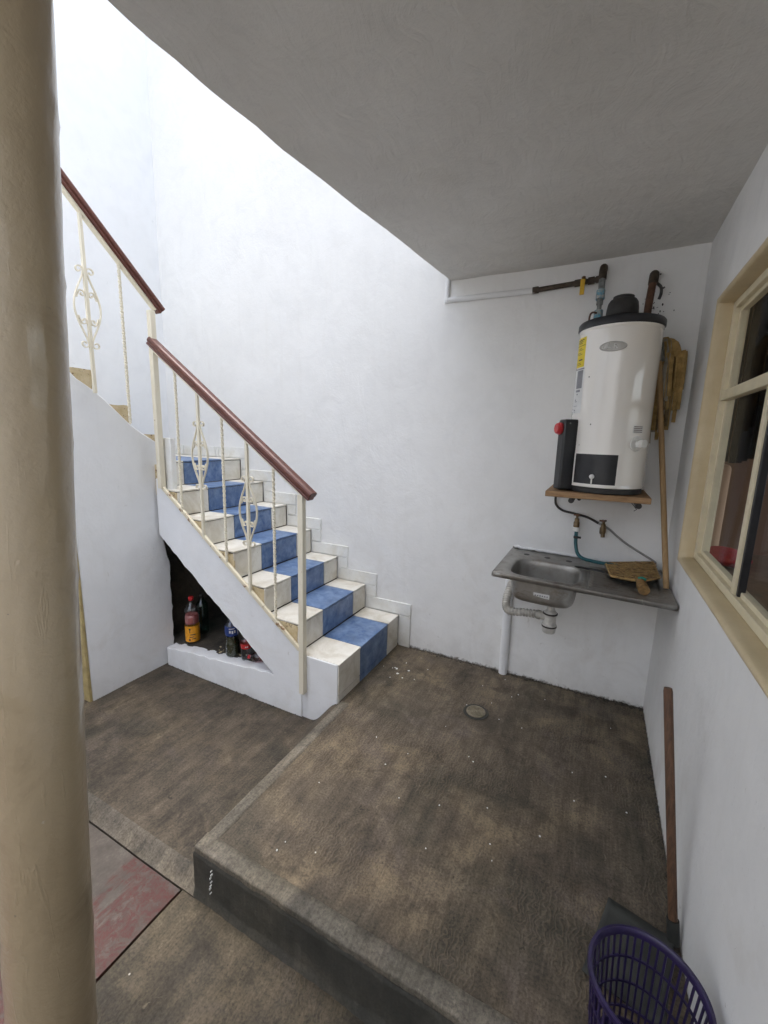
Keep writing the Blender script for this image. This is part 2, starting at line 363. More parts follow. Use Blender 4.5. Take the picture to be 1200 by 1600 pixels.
# ------------------------------------------------------------------ mesh helpers
class MB:
    def __init__(s): s.v = []; s.f = []
    def add(s, vs, fs):
        o = len(s.v); s.v += [tuple(x) for x in vs]; s.f += [tuple(i+o for i in f) for f in fs]; return s
    def box(s, a, b, m=None):
        (x0, y0, z0), (x1, y1, z1) = a, b
        vs = [Vector(p) for p in ((x0, y0, z0), (x1, y0, z0), (x1, y1, z0), (x0, y1, z0), (x0, y0, z1), (x1, y0, z1), (x1, y1, z1), (x0, y1, z1))]
        if m is not None: vs = [m @ p for p in vs]
        return s.add(vs, [(0, 3, 2, 1), (4, 5, 6, 7), (0, 1, 5, 4), (1, 2, 6, 5), (2, 3, 7, 6), (3, 0, 4, 7)])
    def sweep(s, pts, prof, closed_caps=True, upv=(0, 0, 1), twist=0., scales=None):
        pts = [Vector(p) for p in pts]; n = len(pts); k = len(prof); o = len(s.v)
        T = []
        for i in range(n):
            d = (pts[min(i+1, n-1)] - pts[max(i-1, 0)]).normalized(); T.append(d)
        u = Vector(upv)
        if abs(u.dot(T[0])) > .95: u = Vector((0, 1, 0)) if abs(T[0].y) < .9 else Vector((1, 0, 0))
        u = (u - T[0]*u.dot(T[0])).normalized()
        for i in range(n):
            u = (u - T[i]*u.dot(T[i])).normalized(); r = T[i].cross(u)
            a = twist*i/max(1, n-1); ca, sa = math.cos(a), math.sin(a); sc = scales[i] if scales else 1.
            for (px, py) in prof:
                X, Y = (px*ca - py*sa)*sc, (px*sa + py*ca)*sc
                s.v.append(tuple(pts[i] + r*X + u*Y))
        for i in range(n-1):
            for j in range(k):
                a, b = o+i*k+j, o+i*k+(j+1) % k
                s.f.append((a, b, b+k, a+k))
        if closed_caps:
            s.f.append(tuple(o+j for j in reversed(range(k)))); s.f.append(tuple(o+(n-1)*k+j for j in range(k)))
        return s
    def tube(s, pts, r, k=10, **kw):
        if isinstance(r, (list, tuple)): kw['scales'] = list(r); r = 1.
        return s.sweep(pts, [(r*math.cos(2*PI*j/k), r*math.sin(2*PI*j/k)) for j in range(k)], **kw)
    def lathe(s, prof, c=(0, 0, 0), k=32, m=None, cap=True):
        o = len(s.v); n = len(prof); mm = Matrix.Translation(c) @ (m if m is not None else Matrix.Identity(4))
        for (r, z) in prof:
            for j in range(k):
                a = 2*PI*j/k; s.v.append(tuple(mm @ Vector((r*math.cos(a), r*math.sin(a), z))))
        for i in range(n-1):
            for j in range(k):
                a, b = o+i*k+j, o+i*k+(j+1) % k
                s.f.append((a, b, b+k, a+k))
        if cap:
            s.f.append(tuple(o+j for j in reversed(range(k)))); s.f.append(tuple(o+(n-1)*k+j for j in range(k)))
        return s
    def prism(s, poly, axis, a, b):
        """poly of 2D points; axis 'y': (x,z), 'x': (y,z), 'z': (x,y)"""
        def P(p, t): return {'y': (p[0], t, p[1]), 'x': (t, p[0], p[1]), 'z': (p[0], p[1], t)}[axis]
        n = len(poly); o = len(s.v)
        s.v += [P(p, a) for p in poly] + [P(p, b) for p in poly]
        s.f.append(tuple(o+i for i in range(n))); s.f.append(tuple(o+n+i for i in reversed(range(n))))
        for i in range(n):
            j = (i+1) % n; s.f.append((o+i, o+n+i, o+n+j, o+j))
        return s
    def ribbon(s, pts, width, thick, side):
        w2, t2 = width/2, thick/2
        return s.sweep(pts, [(-w2, -t2), (w2, -t2), (w2, t2), (-w2, t2)], upv=side)

def build(name, mb, mat, parent=None, smooth=40, bevel=0., seg=2, solid=0., mtx=None, norm=True):
    me = bpy.data.meshes.new(name); me.from_pydata(mb.v, [], mb.f); me.update()
    if norm:
        bm = bmesh.new(); bm.from_mesh(me); bmesh.ops.remove_doubles(bm, verts=bm.verts, dist=1e-6); bmesh.ops.recalc_face_normals(bm, faces=bm.faces); bm.to_mesh(me); bm.free()
    me.materials.append(M[mat] if isinstance(mat, str) else mat)
    if smooth:
        me.shade_smooth(); me.set_sharp_from_angle(angle=math.radians(smooth))
    o = bpy.data.objects.new(name, me); COL.objects.link(o)
    if parent is not None:
        o.parent = parent
        o.matrix_parent_inverse = world_of(parent).inverted()
    if mtx is not None: o.matrix_world = mtx
    if solid:
        md = o.modifiers.new('thickness', 'SOLIDIFY'); md.thickness = solid; md.offset = 0
    if bevel:
        md = o.modifiers.new('bevel', 'BEVEL'); md.width = bevel; md.segments = seg; md.limit_method = 'ANGLE'; md.angle_limit = math.radians(35); md.harden_normals = False
    return o
def world_of(o):
    m = Matrix.LocRotScale(o.location, o.rotation_euler, o.scale)
    return (world_of(o.parent) @ o.matrix_parent_inverse @ m) if o.parent else m
def tag(o, label=None, cat=None, group=None, kind=None):
    if label: o['label'] = label
    if cat: o['category'] = cat
    if group: o['group'] = group
    if kind: o['kind'] = kind
    return o
def thing(name, loc, label, cat, group=None):
    o = bpy.data.objects.new(name, None); COL.objects.link(o); o.location = loc; o.empty_display_size = .1
    return tag(o, label, cat, group)
def rough_line(a, b, step=.03, amp=.006, seed=0):
    a, b = Vector(a), Vector(b); n = max(1, int((b-a).length/step)); d = (b-a).normalized(); nrm = Vector((-d.y, d.x))
    out = []
    for i in range(n):
        p = a + (b-a)*(i/n); k = 0 if i == 0 else amp
        out.append(tuple(p + nrm*k*(noise.noise(Vector((p.x*17+seed, p.y*17, seed)))*2 + .6*noise.noise(Vector((p.x*60, p.y*60, seed+3))))))
    return out
def rough_poly(pts, amps, step=.03, seed=0):
    out = []
    for i in range(len(pts)):
        a, b = pts[i], pts[(i+1) % len(pts)]
        am = amps[i] if isinstance(amps, (list, tuple)) else amps
        out += rough_line(a, b, step if am else 9., am, seed+i)
    return out

YB, XR, ZC, YS = 2.649, .370, 2.445, 1.843
XL = -2.66; XO = -3.58; ZL = -.17; ZF = -.21

# ------------------------------------------------------------------ ground and floors
tag(build('ground', MB().box((-40, -40, -.5), (40, 40, -.27)), 'ground', smooth=0), kind='structure')

def heightgrid(x0, x1, y0, y1, nx, ny, fn, zb):
    m = MB(); vs = []; fs = []
    for j in range(ny+1):
        for i in range(nx+1):
            x = x0+(x1-x0)*i/nx; y = y0+(y1-y0)*j/ny; vs.append((x, y, fn(x, y)))
    W = nx+1
    for j in range(ny):
        for i in range(nx): fs.append((j*W+i, j*W+i+1, (j+1)*W+i+1, (j+1)*W+i))
    m.add(vs, fs)
    # skirt
    ring = [i for i in range(W)] + [j*W+nx for j in range(1, ny+1)] + [ny*W+i for i in range(nx-1, -1, -1)] + [j*W for j in range(ny-1, 0, -1)]
    o = len(m.v); m.v += [(vs[i][0], vs[i][1], zb) for i in ring]; n = len(ring)
    for k in range(n): m.f.append((ring[k], ring[(k+1) % n], o+(k+1) % n, o+k))
    return m
und = lambda x, y, a=.004: a*noise.noise(Vector((x*2.3, y*2.3, 1.7)))+a*.4*noise.noise(Vector((x*7, y*7, 4)))
sm = lambda t: max(0., min(1., t))**2*(3-2*max(0., min(1., t)))

# raised platform with its smooth border
PX = -1.18; PY = .872
plat = build('floor_platform', heightgrid(PX+.055, XR+.02, PY+.062, YB+.03, 60, 60, lambda x, y: und(x, y, .003), -.26), 'platform', smooth=60)
tag(plat, 'raised rough brown concrete floor under the sink and heater', kind='structure')
build('platform_patch', heightgrid(PX-.03, PX+.0549, 1.861, YB+.03, 4, 30, lambda x, y: und(x, y, .003), -.2), 'platform', plat, smooth=60)
# border: rounded edge bars, mitred at the corner
def border(x0, x1, y0, y1):
    return MB().box((x0, y0, -.025), (x1, y1, .003))
def edge_strip(pts, wdt, inward):
    """strip with a worn rounded outer edge along a polyline; inward = unit vector"""
    m = MB(); prof = []
    for k in range(6):
        a = PI/2*k/5; prof.append((.016-.016*math.cos(PI/2-a+0)*0-.016*math.sin(a)+0, .0))
    rows = []
    iv = Vector((inward[0], inward[1], 0))
    for q, p in enumerate(pts):
        p = Vector((p[0], p[1], 0)); row = []
        w1 = .005*noise.noise(Vector((p.x*9, p.y*9, 3)))+.003*noise.noise(Vector((p.x*31, p.y*31, 6)))
        row.append(p+iv*(0.001) + Vector((0, 0, -.26)))
        row.append(p+iv*(0.001+w1*.6) + Vector((0, 0, -.03)))
        for k in range(5):
            a = PI/2*k/4; row.append(p+iv*(.008*(1-math.cos(a))+w1*.6) + Vector((0, 0, -.004+.008*math.sin(a)+w1*.4)))
        row.append(p+iv*(wdt*.6) + Vector((0, 0, .0045+w1*.2)))
        row.append(p+iv*(wdt-.004+w1*.4) + Vector((0, 0, .005)))
        row.append(p+iv*(wdt+w1*.4) + Vector((0, 0, -.004)))
        rows.append(row)
    k = len(rows[0])
    for r in rows: m.v += [tuple(x) for x in r]
    for i in range(len(rows)-1):
        for j in range(k-1): m.f.append((i*k+j, i*k+j+1, (i+1)*k+j+1, (i+1)*k+j))
    return m
n = 60
tag(build('platform_edge', edge_strip([(PX+.001+(XR-PX)*i/n, PY) for i in range(n+1)], .066, (0, 1)), 'border', plat, smooth=70), 'smooth pale concrete edge strip')
tag(build('platform_edge', edge_strip([(PX, PY+.004+(1.86-PY)*i/n) for i in range(n+1)], .058, (1, 0)), 'border', plat, smooth=70))
# dark damp front face
def front_face():
    m = MB(); nx, nz = 200, 24
    for j in range(nz+1):
        for i in range(nx+1):
            x = PX-.004+(XR+.004-PX)*i/nx; z = -.245+(.225)*j/nz
            d = .004*noise.noise(Vector((x*9, z*14, 2)))+.004*noise.noise(Vector((x*34, z*34, 7)))+.002*noise.noise(Vector((x*90, z*90, 7)))
            k = sm((-.17-z)/.05)*.012*(1+.6*noise.noise(Vector((x*6, 0, 5))))
            m.v.append((x, PY-.004-k+d*.5+ (.004 if j == nz else 0), z))
    W = nx+1
    for j in range(nz):
        for i in range(nx): m.f.append((j*W+i, j*W+i+1, (j+1)*W+i+1, (j+1)*W+i))
    return m
tag(build('platform_riser', front_face(), 'riser_dark', plat, smooth=70), 'dark damp concrete step face')
# pale drips on the step face
mb = MB()
for k in range(7):
    z = -.045-.0165*k+.004*math.sin(k*3.1); x = -1.085-.0018*k+.002*math.sin(k*2.3); hh = .0032 if k % 3 else .0018
    mb.box((x-.0012, PY-.0125, z-hh), (x+.0010+.0012*(k % 2), PY-.004, z+hh))
tag(build('paint_drip', mb, 'print_white', plat, smooth=0), 'thin broken drip of white paint', kind='stuff')

# floor to the left of the platform, with the mortar ramp that meets the platform beside the stair
def zleft(x, y):
    g = sm((y-1.25)/.55); wdt = .03+.16*g
    f = sm(1-(PX-x)/wdt)*g if wdt > 0 else 0
    lip = -.035*sm((.925-y)/.07)
    return ZL + und(x, y, .006) + f*(.165) + lip
tag(build('floor_strip', heightgrid(-3.56, PX+.0005, .856, .9245, 110, 8, lambda x, y: zleft(x, y)+.002, -.28), 'strip', smooth=60), kind='structure')
tag(build('floor', heightgrid(-3.56, PX+.0005, .925, 1.90, 110, 50, zleft, -.28), 'floor_left', smooth=60), kind='structure')
tag(build('floor_front', heightgrid(-1.238, XR+.02, -2.4, PY-.004, 60, 90, lambda x, y: ZF+und(x, y, .005), -.28), 'floor_front', smooth=60), kind='structure')
tag(build('floor_red_slab', heightgrid(-3.56, -1.2435, -2.4, .8495, 60, 80, lambda x, y: ZF+.006+und(x, y, .004), -.28), 'red', smooth=60), kind='structure')

# ------------------------------------------------------------------ walls
def wall_sheet(kind, fix, a0, a1, b0, b1, na, nb, amp, back):
    """slightly uneven plaster sheet with thickness; kind 'y': (x,z) at y=fix, 'x': (y,z) at x=fix"""
    m = MB(); W = na+1
    for j in range(nb+1):
        for i in range(na+1):
            a = a0+(a1-a0)*i/na; b = b0+(b1-b0)*j/nb
            d = amp*noise.noise(Vector((a*1.6+fix, b*1.6, 2)))+amp*.35*noise.noise(Vector((a*6, b*6, fix)))
            m.v.append((a, fix+d, b) if kind == 'y' else (fix+d, a, b))
    for j in range(nb):
        for i in range(na): m.f.append((j*W+i, j*W+i+1, (j+1)*W+i+1, (j+1)*W+i))
    ring = [i for i in range(W)] + [j*W+na for j in range(1, nb+1)] + [nb*W+i for i in range(na-1, -1, -1)] + [j*W for j in range(nb-1, 0, -1)]
    o = len(m.v)
    for i in ring:
        p = m.v[i]; m.v.append((p[0], back, p[2]) if kind == 'y' else (back, p[1], p[2]))
    n = len(ring)
    for k in range(n): m.f.append((ring[k], ring[(k+1) % n], o+(k+1) % n, o+k))
    m.f.append(tuple(o+k for k in range(n)))
    return m
tag(build('back_wall', wall_sheet('y', YB, -3.75, .452, -.3, 6.6, 130, 170, .006, YB+.15), 'wall', smooth=60),
    'tall white plastered wall behind the stairs, heater and sink', 'wall')
tag(build('stairwell_wall', wall_sheet('x', XO, -2.6, YB+.1, -.3, 6.6, 110, 140, .005, XO-.15), 'wall_well', smooth=60),
    'bright white wall at the far left, behind the upper railing', 'wall')
tag(build('rear_wall', wall_sheet('y', -2.4, -3.6, .5, -.3, 2.75, 60, 40, .005, -2.55), 'wall_well', smooth=60),
    'plain white wall closing the yard behind the viewer', 'wall')

# right wall with its window opening
WY0, WY1, WZ0, WZ1 = .45, 2.29, .992, 2.088
rw = thing('window_wall', (XR, 1.0, 0), 'white wall on the right holding the beige framed window', 'wall')
def right_wall():
    m = MB(); g = .008
    ys = [-2.5, WY0-g, WY1+g, YB+.05]; zs = [-.3, WZ0-g, WZ1+g, 2.62]
    xs = [XR, XR+.080]
    idx = {}
    for xi, x in enumerate(xs):
        for j, y in enumerate(ys):
            for k, z in enumerate(zs): idx[xi, j, k] = len(m.v); m.v.append((x, y, z))
    for xi in (0, 1):
        for j in range(3):
            for k in range(3):
                if j == 1 and k == 1: continue
                m.f.append((idx[xi, j, k], idx[xi, j+1, k], idx[xi, j+1, k+1], idx[xi, j, k+1]))
    loop = [(1, 1), (2, 1), (2, 2), (1, 2)]
    for q in range(4):
        a, b = loop[q], loop[(q+1) % 4]
        m.f.append((idx[0, a[0], a[1]], idx[0, b[0], b[1]], idx[1, b[0], b[1]], idx[1, a[0], a[1]]))
    out = [(0, 0), (3, 0), (3, 3), (0, 3)]
    for q in range(4):
        a, b = out[q], out[(q+1) % 4]
        m.f.append((idx[0, a[0], a[1]], idx[0, b[0], b[1]], idx[1, b[0], b[1]], idx[1, a[0], a[1]]))
    return m
build('wall_face', right_wall(), 'wall', rw, smooth=20)
def loops(lps, wob=.0):
    m = MB(); n = 40; k = 0
    per = []
    for (x, ins) in lps:
        y0, y1, z0, z1 = WY0+ins, WY1-ins, WZ0+ins, WZ1-ins
        pts = []
        for (A, B) in (((y0, z0), (y1, z0)), ((y1, z0), (y1, z1)), ((y1, z1), (y0, z1)), ((y0, z1), (y0, z0))):
            for i in range(n):
                t = i/n; pts.append((A[0]+(B[0]-A[0])*t, A[1]+(B[1]-A[1])*t))
        per.append((x, pts))
    N = 4*n
    for (x, pts) in per:
        for (y, z) in pts:
            d = wob*(noise.noise(Vector((y*12, z*12, x*30)))+.5*noise.noise(Vector((y*40, z*40, x*30))))
            cy, cz = (WY0+WY1)/2, (WZ0+WZ1)/2
            m.v.append((x, y+d*(1 if y > cy else -1), z+d*(1 if z > cz else -1)))
    for i in range(len(per)-1):
        for j in range(N):
            a, b = i*N+j, i*N+(j+1) % N
            m.f.append((a, b, b+N, a+N))
    return m
win = build('window', loops([(XR+.004, -.016), (XR-.0022, -.013), (XR-.003, -.006), (XR-.001, .0), (XR+.006, .006), (XR+.03, .009), (XR+.082, .011)], .003), 'reveal', rw, smooth=60)
tag(win, 'beige plastered window recess')
FX = XR+.052
def bar(y0, y1, z0, z1, x0=FX, x1=FX+.03): return MB().box((x0, y0, z0), (x1, y1, z1))
def frame_rect(y0, y1, z0, z1, wdt, x0, x1):
    m = MB(); o = [(y0, z0), (y1, z0), (y1, z1), (y0, z1)]; i_ = [(y0+wdt, z0+wdt), (y1-wdt, z0+wdt), (y1-wdt, z1-wdt), (y0+wdt, z1-wdt)]
    vs = [(x, p[0], p[1]) for x in (x0, x1) for p in o+i_]
    fs = []
    for q in range(4):
        r = (q+1) % 4
        fs += [(q, r, 4+r, 4+q), (8+q, 12+q, 12+r, 8+r), (q, 8+q, 8+r, r), (4+q, 4+r, 12+r, 12+q)]
    return m.add(vs, fs)
iy0, iy1, iz0, iz1 = WY0+.012, WY1-.012, WZ0+.012, WZ1-.012
build('frame', frame_rect(iy0, iy1, iz0, iz1, .028, FX, FX+.05), 'window_paint', win, smooth=30, bevel=.003)
build('inner_frame', frame_rect(iy0+.026, iy1-.026, iz0+.026, iz1-.026, .018, FX+.018, FX+.042), 'window_paint', win, smooth=30, bevel=.002)
build('transom', bar(iy0+.03, iy1-.03, 1.685, 1.725, FX+.002, FX+.034), 'window_paint', win, smooth=30, bevel=.003)
MUL = [1.68, 1.07]
for y in MUL:
    build('mullion', bar(y-.016, y+.016, iz0+.027, 1.684, FX+.004, FX+.036), 'window_paint', win, smooth=30, bevel=.003)
    build('mullion', bar(y-.014, y+.014, 1.726, iz1-.027, FX+.004, FX+.036), 'window_paint', win, smooth=30, bevel=.003)
build('sash_edge', bar(1.642, 1.658, iz0+.028, 1.683, FX+.010, FX+.03), 'black', win, smooth=30, bevel=.002)
ed = [iy0+.03, 1.07, 1.68, iy1-.03]
for q in range(3):
    for (a, b) in ((iz0+.03, 1.69), (1.72, iz1-.03)):
        dx = .008*(q % 2)
        build('pane', MB().box((FX+.020+dx, ed[q], a), (FX+.024+dx, ed[q+1], b)), 'glass', win, smooth=0)

# room behind the window; unseen far opening added to let daylight in
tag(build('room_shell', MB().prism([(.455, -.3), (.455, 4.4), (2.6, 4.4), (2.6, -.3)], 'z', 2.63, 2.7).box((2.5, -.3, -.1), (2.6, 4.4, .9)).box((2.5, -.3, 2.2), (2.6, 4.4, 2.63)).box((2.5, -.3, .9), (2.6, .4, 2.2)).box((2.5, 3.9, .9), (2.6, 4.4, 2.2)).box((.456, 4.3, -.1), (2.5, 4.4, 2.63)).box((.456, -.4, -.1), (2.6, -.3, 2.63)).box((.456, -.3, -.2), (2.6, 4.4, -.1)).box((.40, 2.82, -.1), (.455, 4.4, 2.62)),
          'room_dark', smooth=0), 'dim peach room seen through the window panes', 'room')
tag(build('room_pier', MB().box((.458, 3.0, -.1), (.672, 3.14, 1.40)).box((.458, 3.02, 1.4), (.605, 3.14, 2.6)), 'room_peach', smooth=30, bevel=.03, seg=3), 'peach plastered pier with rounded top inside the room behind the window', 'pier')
mb = MB()
for k in range(14):
    x = .575+.028*k; mb.box((x, 2.93+.018*math.sin(k*1.9), 1.43-.02*math.sin(k*.7)), (x+.027, 2.955+.018*math.sin(k*1.9), 2.34))
tag(build('dark_curtain', mb, 'black_cloth', smooth=60), 'black curtain hanging inside the room behind the window', 'curtain')
tag(build('counter', MB().box((.462, .2, .93), (.93, 2.7, .965)).box((.545, .25, -.1), (.9, .3, .93)).box((.545, 2.6, -.1), (.9, 2.65, .93)), 'counter', smooth=30, bevel=.004), 'brown counter just inside the window', 'counter')
mb = MB(); mb.lathe([(.0, 0), (.07, .004), (.10, .02), (.105, .035), (.09, .05), (.05, .06), (0, .062)], (0, 0, 0), 24, Matrix.Diagonal((.8, 1.5, 1, 1)))
o = build('red_cushion', mb, 'red_cloth', smooth=80, mtx=Matrix.Translation((.575, 2.42, .966))); tag(o, 'small flat red cushion on the counter behind the window', 'cushion')
mb = MB()
rnd = random.Random(5)
bmv = []
for j in range(14):
    for i in range(22):
        a = 2*PI*i/22; h = j/13; r = .13*(math.sin(PI*min(.999, h*.85+.12))**.6)*(1+.28*noise.noise(Vector((math.cos(a)*3, math.sin(a)*3, h*5))))
        bmv.append((r*math.cos(a), r*math.sin(a)*1.5, h*.22))
mb.add(bmv, [(j*22+i, j*22+(i+1) % 22, (j+1)*22+(i+1) % 22, (j+1)*22+i) for j in range(13) for i in range(22)])
o = build('plastic_bag', mb, 'bag', smooth=25, mtx=Matrix.Translation((.70, 1.55, .967))); tag(o, 'crumpled clear plastic bag on the counter behind the second window pane', 'bag')

# ------------------------------------------------------------------ ceiling slab
edge = [(-.905, YB+.06), (-.915, YB), (-0.959, 2.238), (-0.989, 1.920), (-1.017, 1.679), (-1.041, 1.430), (-1.064, 1.242), (-1.065, 1.154), (-1.079, 1.028), (-1.083, 0.955), (-1.084, 0.887), (-1.089, 0.819), (-1.089, 0.764), (-1.087, 0.714), (-1.05, .50), (-1.04, .2), (-1.04, -.25)]
def refine(pts, step, amp):
    out = []
    for a, b in zip(pts[:-1], pts[1:]):
        nseg = max(1, int(math.dist(a, b)/step))
        for i in range(nseg):
            t = i/nseg; x = a[0]+(b[0]-a[0])*t; y = a[1]+(b[1]-a[1])*t
            out.append((x+amp*noise.noise(Vector((x*20, y*20, 3))), y))
    out.append(pts[-1]); return out
er = refine(edge, .035, .002)
def slab():
    m = MB(); nx = 40; rows = []
    for (x, y) in er:
        row = []
        for i in range(nx+1):
            t = i/nx; X = x+(XR+.04-x)*t
            row.append((X, y, ZC + .006*noise.noise(Vector((X*1.5, y*1.5, 8)))+.002*noise.noise(Vector((X*7, y*7, 2)))))
        rows.append(row)
    for r in rows: m.v += r
    W = nx+1
    for j in range(len(rows)-1):
        for i in range(nx): m.f.append((j*W+i, j*W+i+1, (j+1)*W+i+1, (j+1)*W+i))
    n = len(rows); o = len(m.v)
    m.v += [(r[0][0], r[0][1], ZC+.18) for r in rows] + [(r[-1][0], r[-1][1], ZC+.18) for r in rows]
    for j in range(n-1):
        m.f.append((j*W, (j+1)*W, o+j+1, o+j)); m.f.append((j*W+nx, o+n+j, o+n+j+1, (j+1)*W+nx)); m.f.append((o+j, o+j+1, o+n+j+1, o+n+j))
    m.f.append(tuple([i for i in range(W)] + [o+n, o])); m.f.append(tuple([(n-1)*W+i for i in range(W)] + [o+2*n-1, o+n-1]))
    return m
tag(build('ceiling_slab', slab(), 'ceiling', smooth=60), 'grey white plastered ceiling slab with a curved open edge', 'ceiling')

tag(build('daylight_block_wall', wall_sheet('x', -1.0, -.10, YB+.05, ZC+.16, 5.2, 40, 40, .004, -.85), 'wall_well', smooth=60), 'unseen white wall added on the ceiling slab to hold back daylight', 'wall')  # out of view, added to even out the light in the stairwell
# ------------------------------------------------------------------ column
def column():
    m = MB(); p0 = Vector((-.9965, .327, -.245)); p1 = Vector((-.953, .448, ZC+.02)); k = 56; n = 150
    for i in range(n+1):
        t = i/n; c = p0.lerp(p1, t)
        for j in range(k):
            a = 2*PI*j/k
            z = c.z
            hel = ((z*3.6 + a/(2*PI)) % 1.0)            # seam of the spiral form
            d = .0022*math.exp(-((hel-.5)/.03)**2) + .0016*noise.noise(Vector((math.cos(a)*2, math.sin(a)*2, z*3))) + .0010*noise.noise(Vector((math.cos(a)*6, math.sin(a)*6, z*14)))
            r = .081+d
            m.v.append((c.x+r*math.cos(a), c.y+r*math.sin(a), z))
    for i in range(n):
        for j in range(k):
            a, b = i*k+j, i*k+(j+1) % k
            m.f.append((a, b, b+k, a+k))
    m.f.append(tuple(reversed(range(k)))); m.f.append(tuple(n*k+j for j in range(k)))
    return m
tag(build('round_column', column(), 'column', smooth=70), 'glossy beige round column at the left edge, close to the viewer', 'column')

# ------------------------------------------------------------------ staircase
st = thing('staircase', (-1.2, YS, 0), 'tiled staircase with blue centre tiles and white side tiles beside the back wall', 'staircase')
NX = [-1.183, -1.463, -1.714, -1.962, -2.205, -2.445, -2.690]
NZ = [.235, .415, .590, .775, .945, 1.115, 1.290]
prof = [(NX[0]-.01, -.22)]
for k in range(7):
    prof.append((NX[k]-.010, NZ[k]-.010))
    prof.append(((NX[k+1]-.010) if k < 6 else XO-.02, NZ[k]-.010))
prof += [(XO-.02, 1.13), (-2.70, 1.13), (-1.60, .09), (-1.56, -.22)]
build('stair_core', MB().prism(prof, 'y', YS+.010, YB+.02), 'grout', st, smooth=0)
def tile(name, a, b, mat, parent=st, bev=.0016):
    dx = random.uniform(-.0012, .0012)
    axis = min(range(3), key=lambda i: b[i]-a[i])
    a = list(a); b = list(b); b[axis] += dx if axis != 0 else 0
    if axis == 0: b[0] += dx
    return build(name, MB().box(tuple(a), tuple(b)), mat, parent, smooth=30, bevel=bev, seg=2)
YJ = [YS, 2.090, 2.462, YB-.012]
G = .0030
for k in range(7):
    zlo = .043 if k == 0 else NZ[k-1]+.001
    x = NX[k]
    for q in range(3):
        mt = 'tile_blue' if q == 1 else 'tile_white'
        j = random.uniform(-.003, .003)
        tile('riser_tile', (x-.010, YJ[q]+G, zlo+G), (x, YJ[q+1]-G, NZ[k]-.011-.0035), mt)
        xin = NX[k+1] if k < 6 else NX[k]-.30
        tile('tread_tile', (xin+G+.001, YJ[q]+G, NZ[k]-.0098), (x+.003, YJ[q+1]-G, NZ[k]), mt)
        if k == 0:
            tile('riser_tile', (x-.010, YJ[q]+G, -.02), (x-.0005, YJ[q+1]-G, .043-G), mt)
# landing tiles
for (x1, x0) in ((NX[6]-.303, XO+.01),):
    for q in range(3):
        tile('landing_tile', (x0, YJ[q]+G, NZ[6]-.0098), (x1-G, YJ[q+1]-G, NZ[6]), 'tile_blue' if q == 1 else 'tile_white')
# stepped skirting tiles on the back wall
O = .09
for k in range(7):
    zlo = -.02 if k == 0 else NZ[k-1]+O
    y0, y1 = YB-.010, YB+.012
    tile('skirting_tile', (NX[k]+.0045, y0, zlo+G), (NX[k]+O, y1, NZ[k]-.0012), 'tile_skirt')
    xin = NX[k+1]+.0045 if k < 6 else NX[k]-.25
    cut = random.choice([0, 0, .12])
    zt = NZ[k]+O+random.uniform(-.006, .002)
    tile('skirting_tile', (xin+G, y0, NZ[k]+.0022), (NX[k]+O+.002, y1, zt), 'tile_skirt')
xx = NX[6]-.25
for wdt in (.045, .15, .05, .2, .15, .2):
    if xx-wdt < XO: break
    tile('skirting_tile', (xx-wdt+G, YB-.010, NZ[6]+.002), (xx-G, YB+.012, NZ[6]+O-.002), 'tile_skirt'); xx -= wdt
# plastered side of the first step
side = rough_poly([(-1.45, .25), (NX[0]-.004, NZ[0]-.002), (NX[0]-.002, .0), (NX[0]-.01, -.24), (-1.45, -.24)], [0, .002, 0, 0, 0], .02, 4)
build('step_side', MB().prism([(-1.46, NZ[0]-.004), (NX[0]-.0065, NZ[0]-.004), (NX[0]-.0065, -.24), (-1.46, -.24)], 'y', YS-.004, YS+.010), 'stringer', st, smooth=30, bevel=.004)
# bare mortar triangles at the ends of the steps
for k in range(1, 7):
    x1 = NX[k]-.006; x0 = max(NX[k+1]-.004, -2.60) if k < 6 else -2.60
    z0 = NZ[k-1]-.12
    poly = rough_poly([(x1, NZ[k]-.018), (x0, NZ[k]-.012), (x0, NZ[k]-.10), (x1, z0)], [.003, 0, 0, .006], .02, k*3)
    build('step_end', MB().prism(poly, 'y', YS+.0005, YS+.012), 'tan', st, smooth=0)
# stringer wall with the triangular opening
pts = [(XL+.02, 1.185), (-1.435, .262), (-1.435, -.24), (XL+.02, -.24), (XL+.02, -.035), (-1.646, .048), (-2.56, .735), (XL+.02, .80)]
am = [.004, 0, 0, 0, .007, .005, .004, 0]
build('stringer', MB().prism(rough_poly(pts, am, .025, 11), 'y', YS-.012, YS+.003), 'stringer', st, smooth=35, bevel=.003)
pts2 = [(XL+.02, 1.02), (-1.435, .10)] + pts[2:]
build('stringer_inside', MB().prism(rough_poly(pts2, am, .025, 11), 'y', YS+.0035, YS+.075), 'stringer', st, smooth=35)
zrec = lambda x: -.034+(x-XL-.02)*.079
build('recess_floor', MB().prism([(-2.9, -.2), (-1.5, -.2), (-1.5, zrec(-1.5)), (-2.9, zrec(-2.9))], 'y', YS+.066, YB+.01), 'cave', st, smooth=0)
build('recess_shade_panels', MB().prism([(-2.86, -.1), (-1.58, -.1), (-1.62, .09), (-2.70, 1.12), (-2.86, 1.12)], 'y', YB-.03, YB-.004).box((-2.90, 1.94, -.1), (-2.80, YB-.01, 1.14)), 'cave', st, smooth=0)  # dark panels added over the white wall as the shade under the stairs

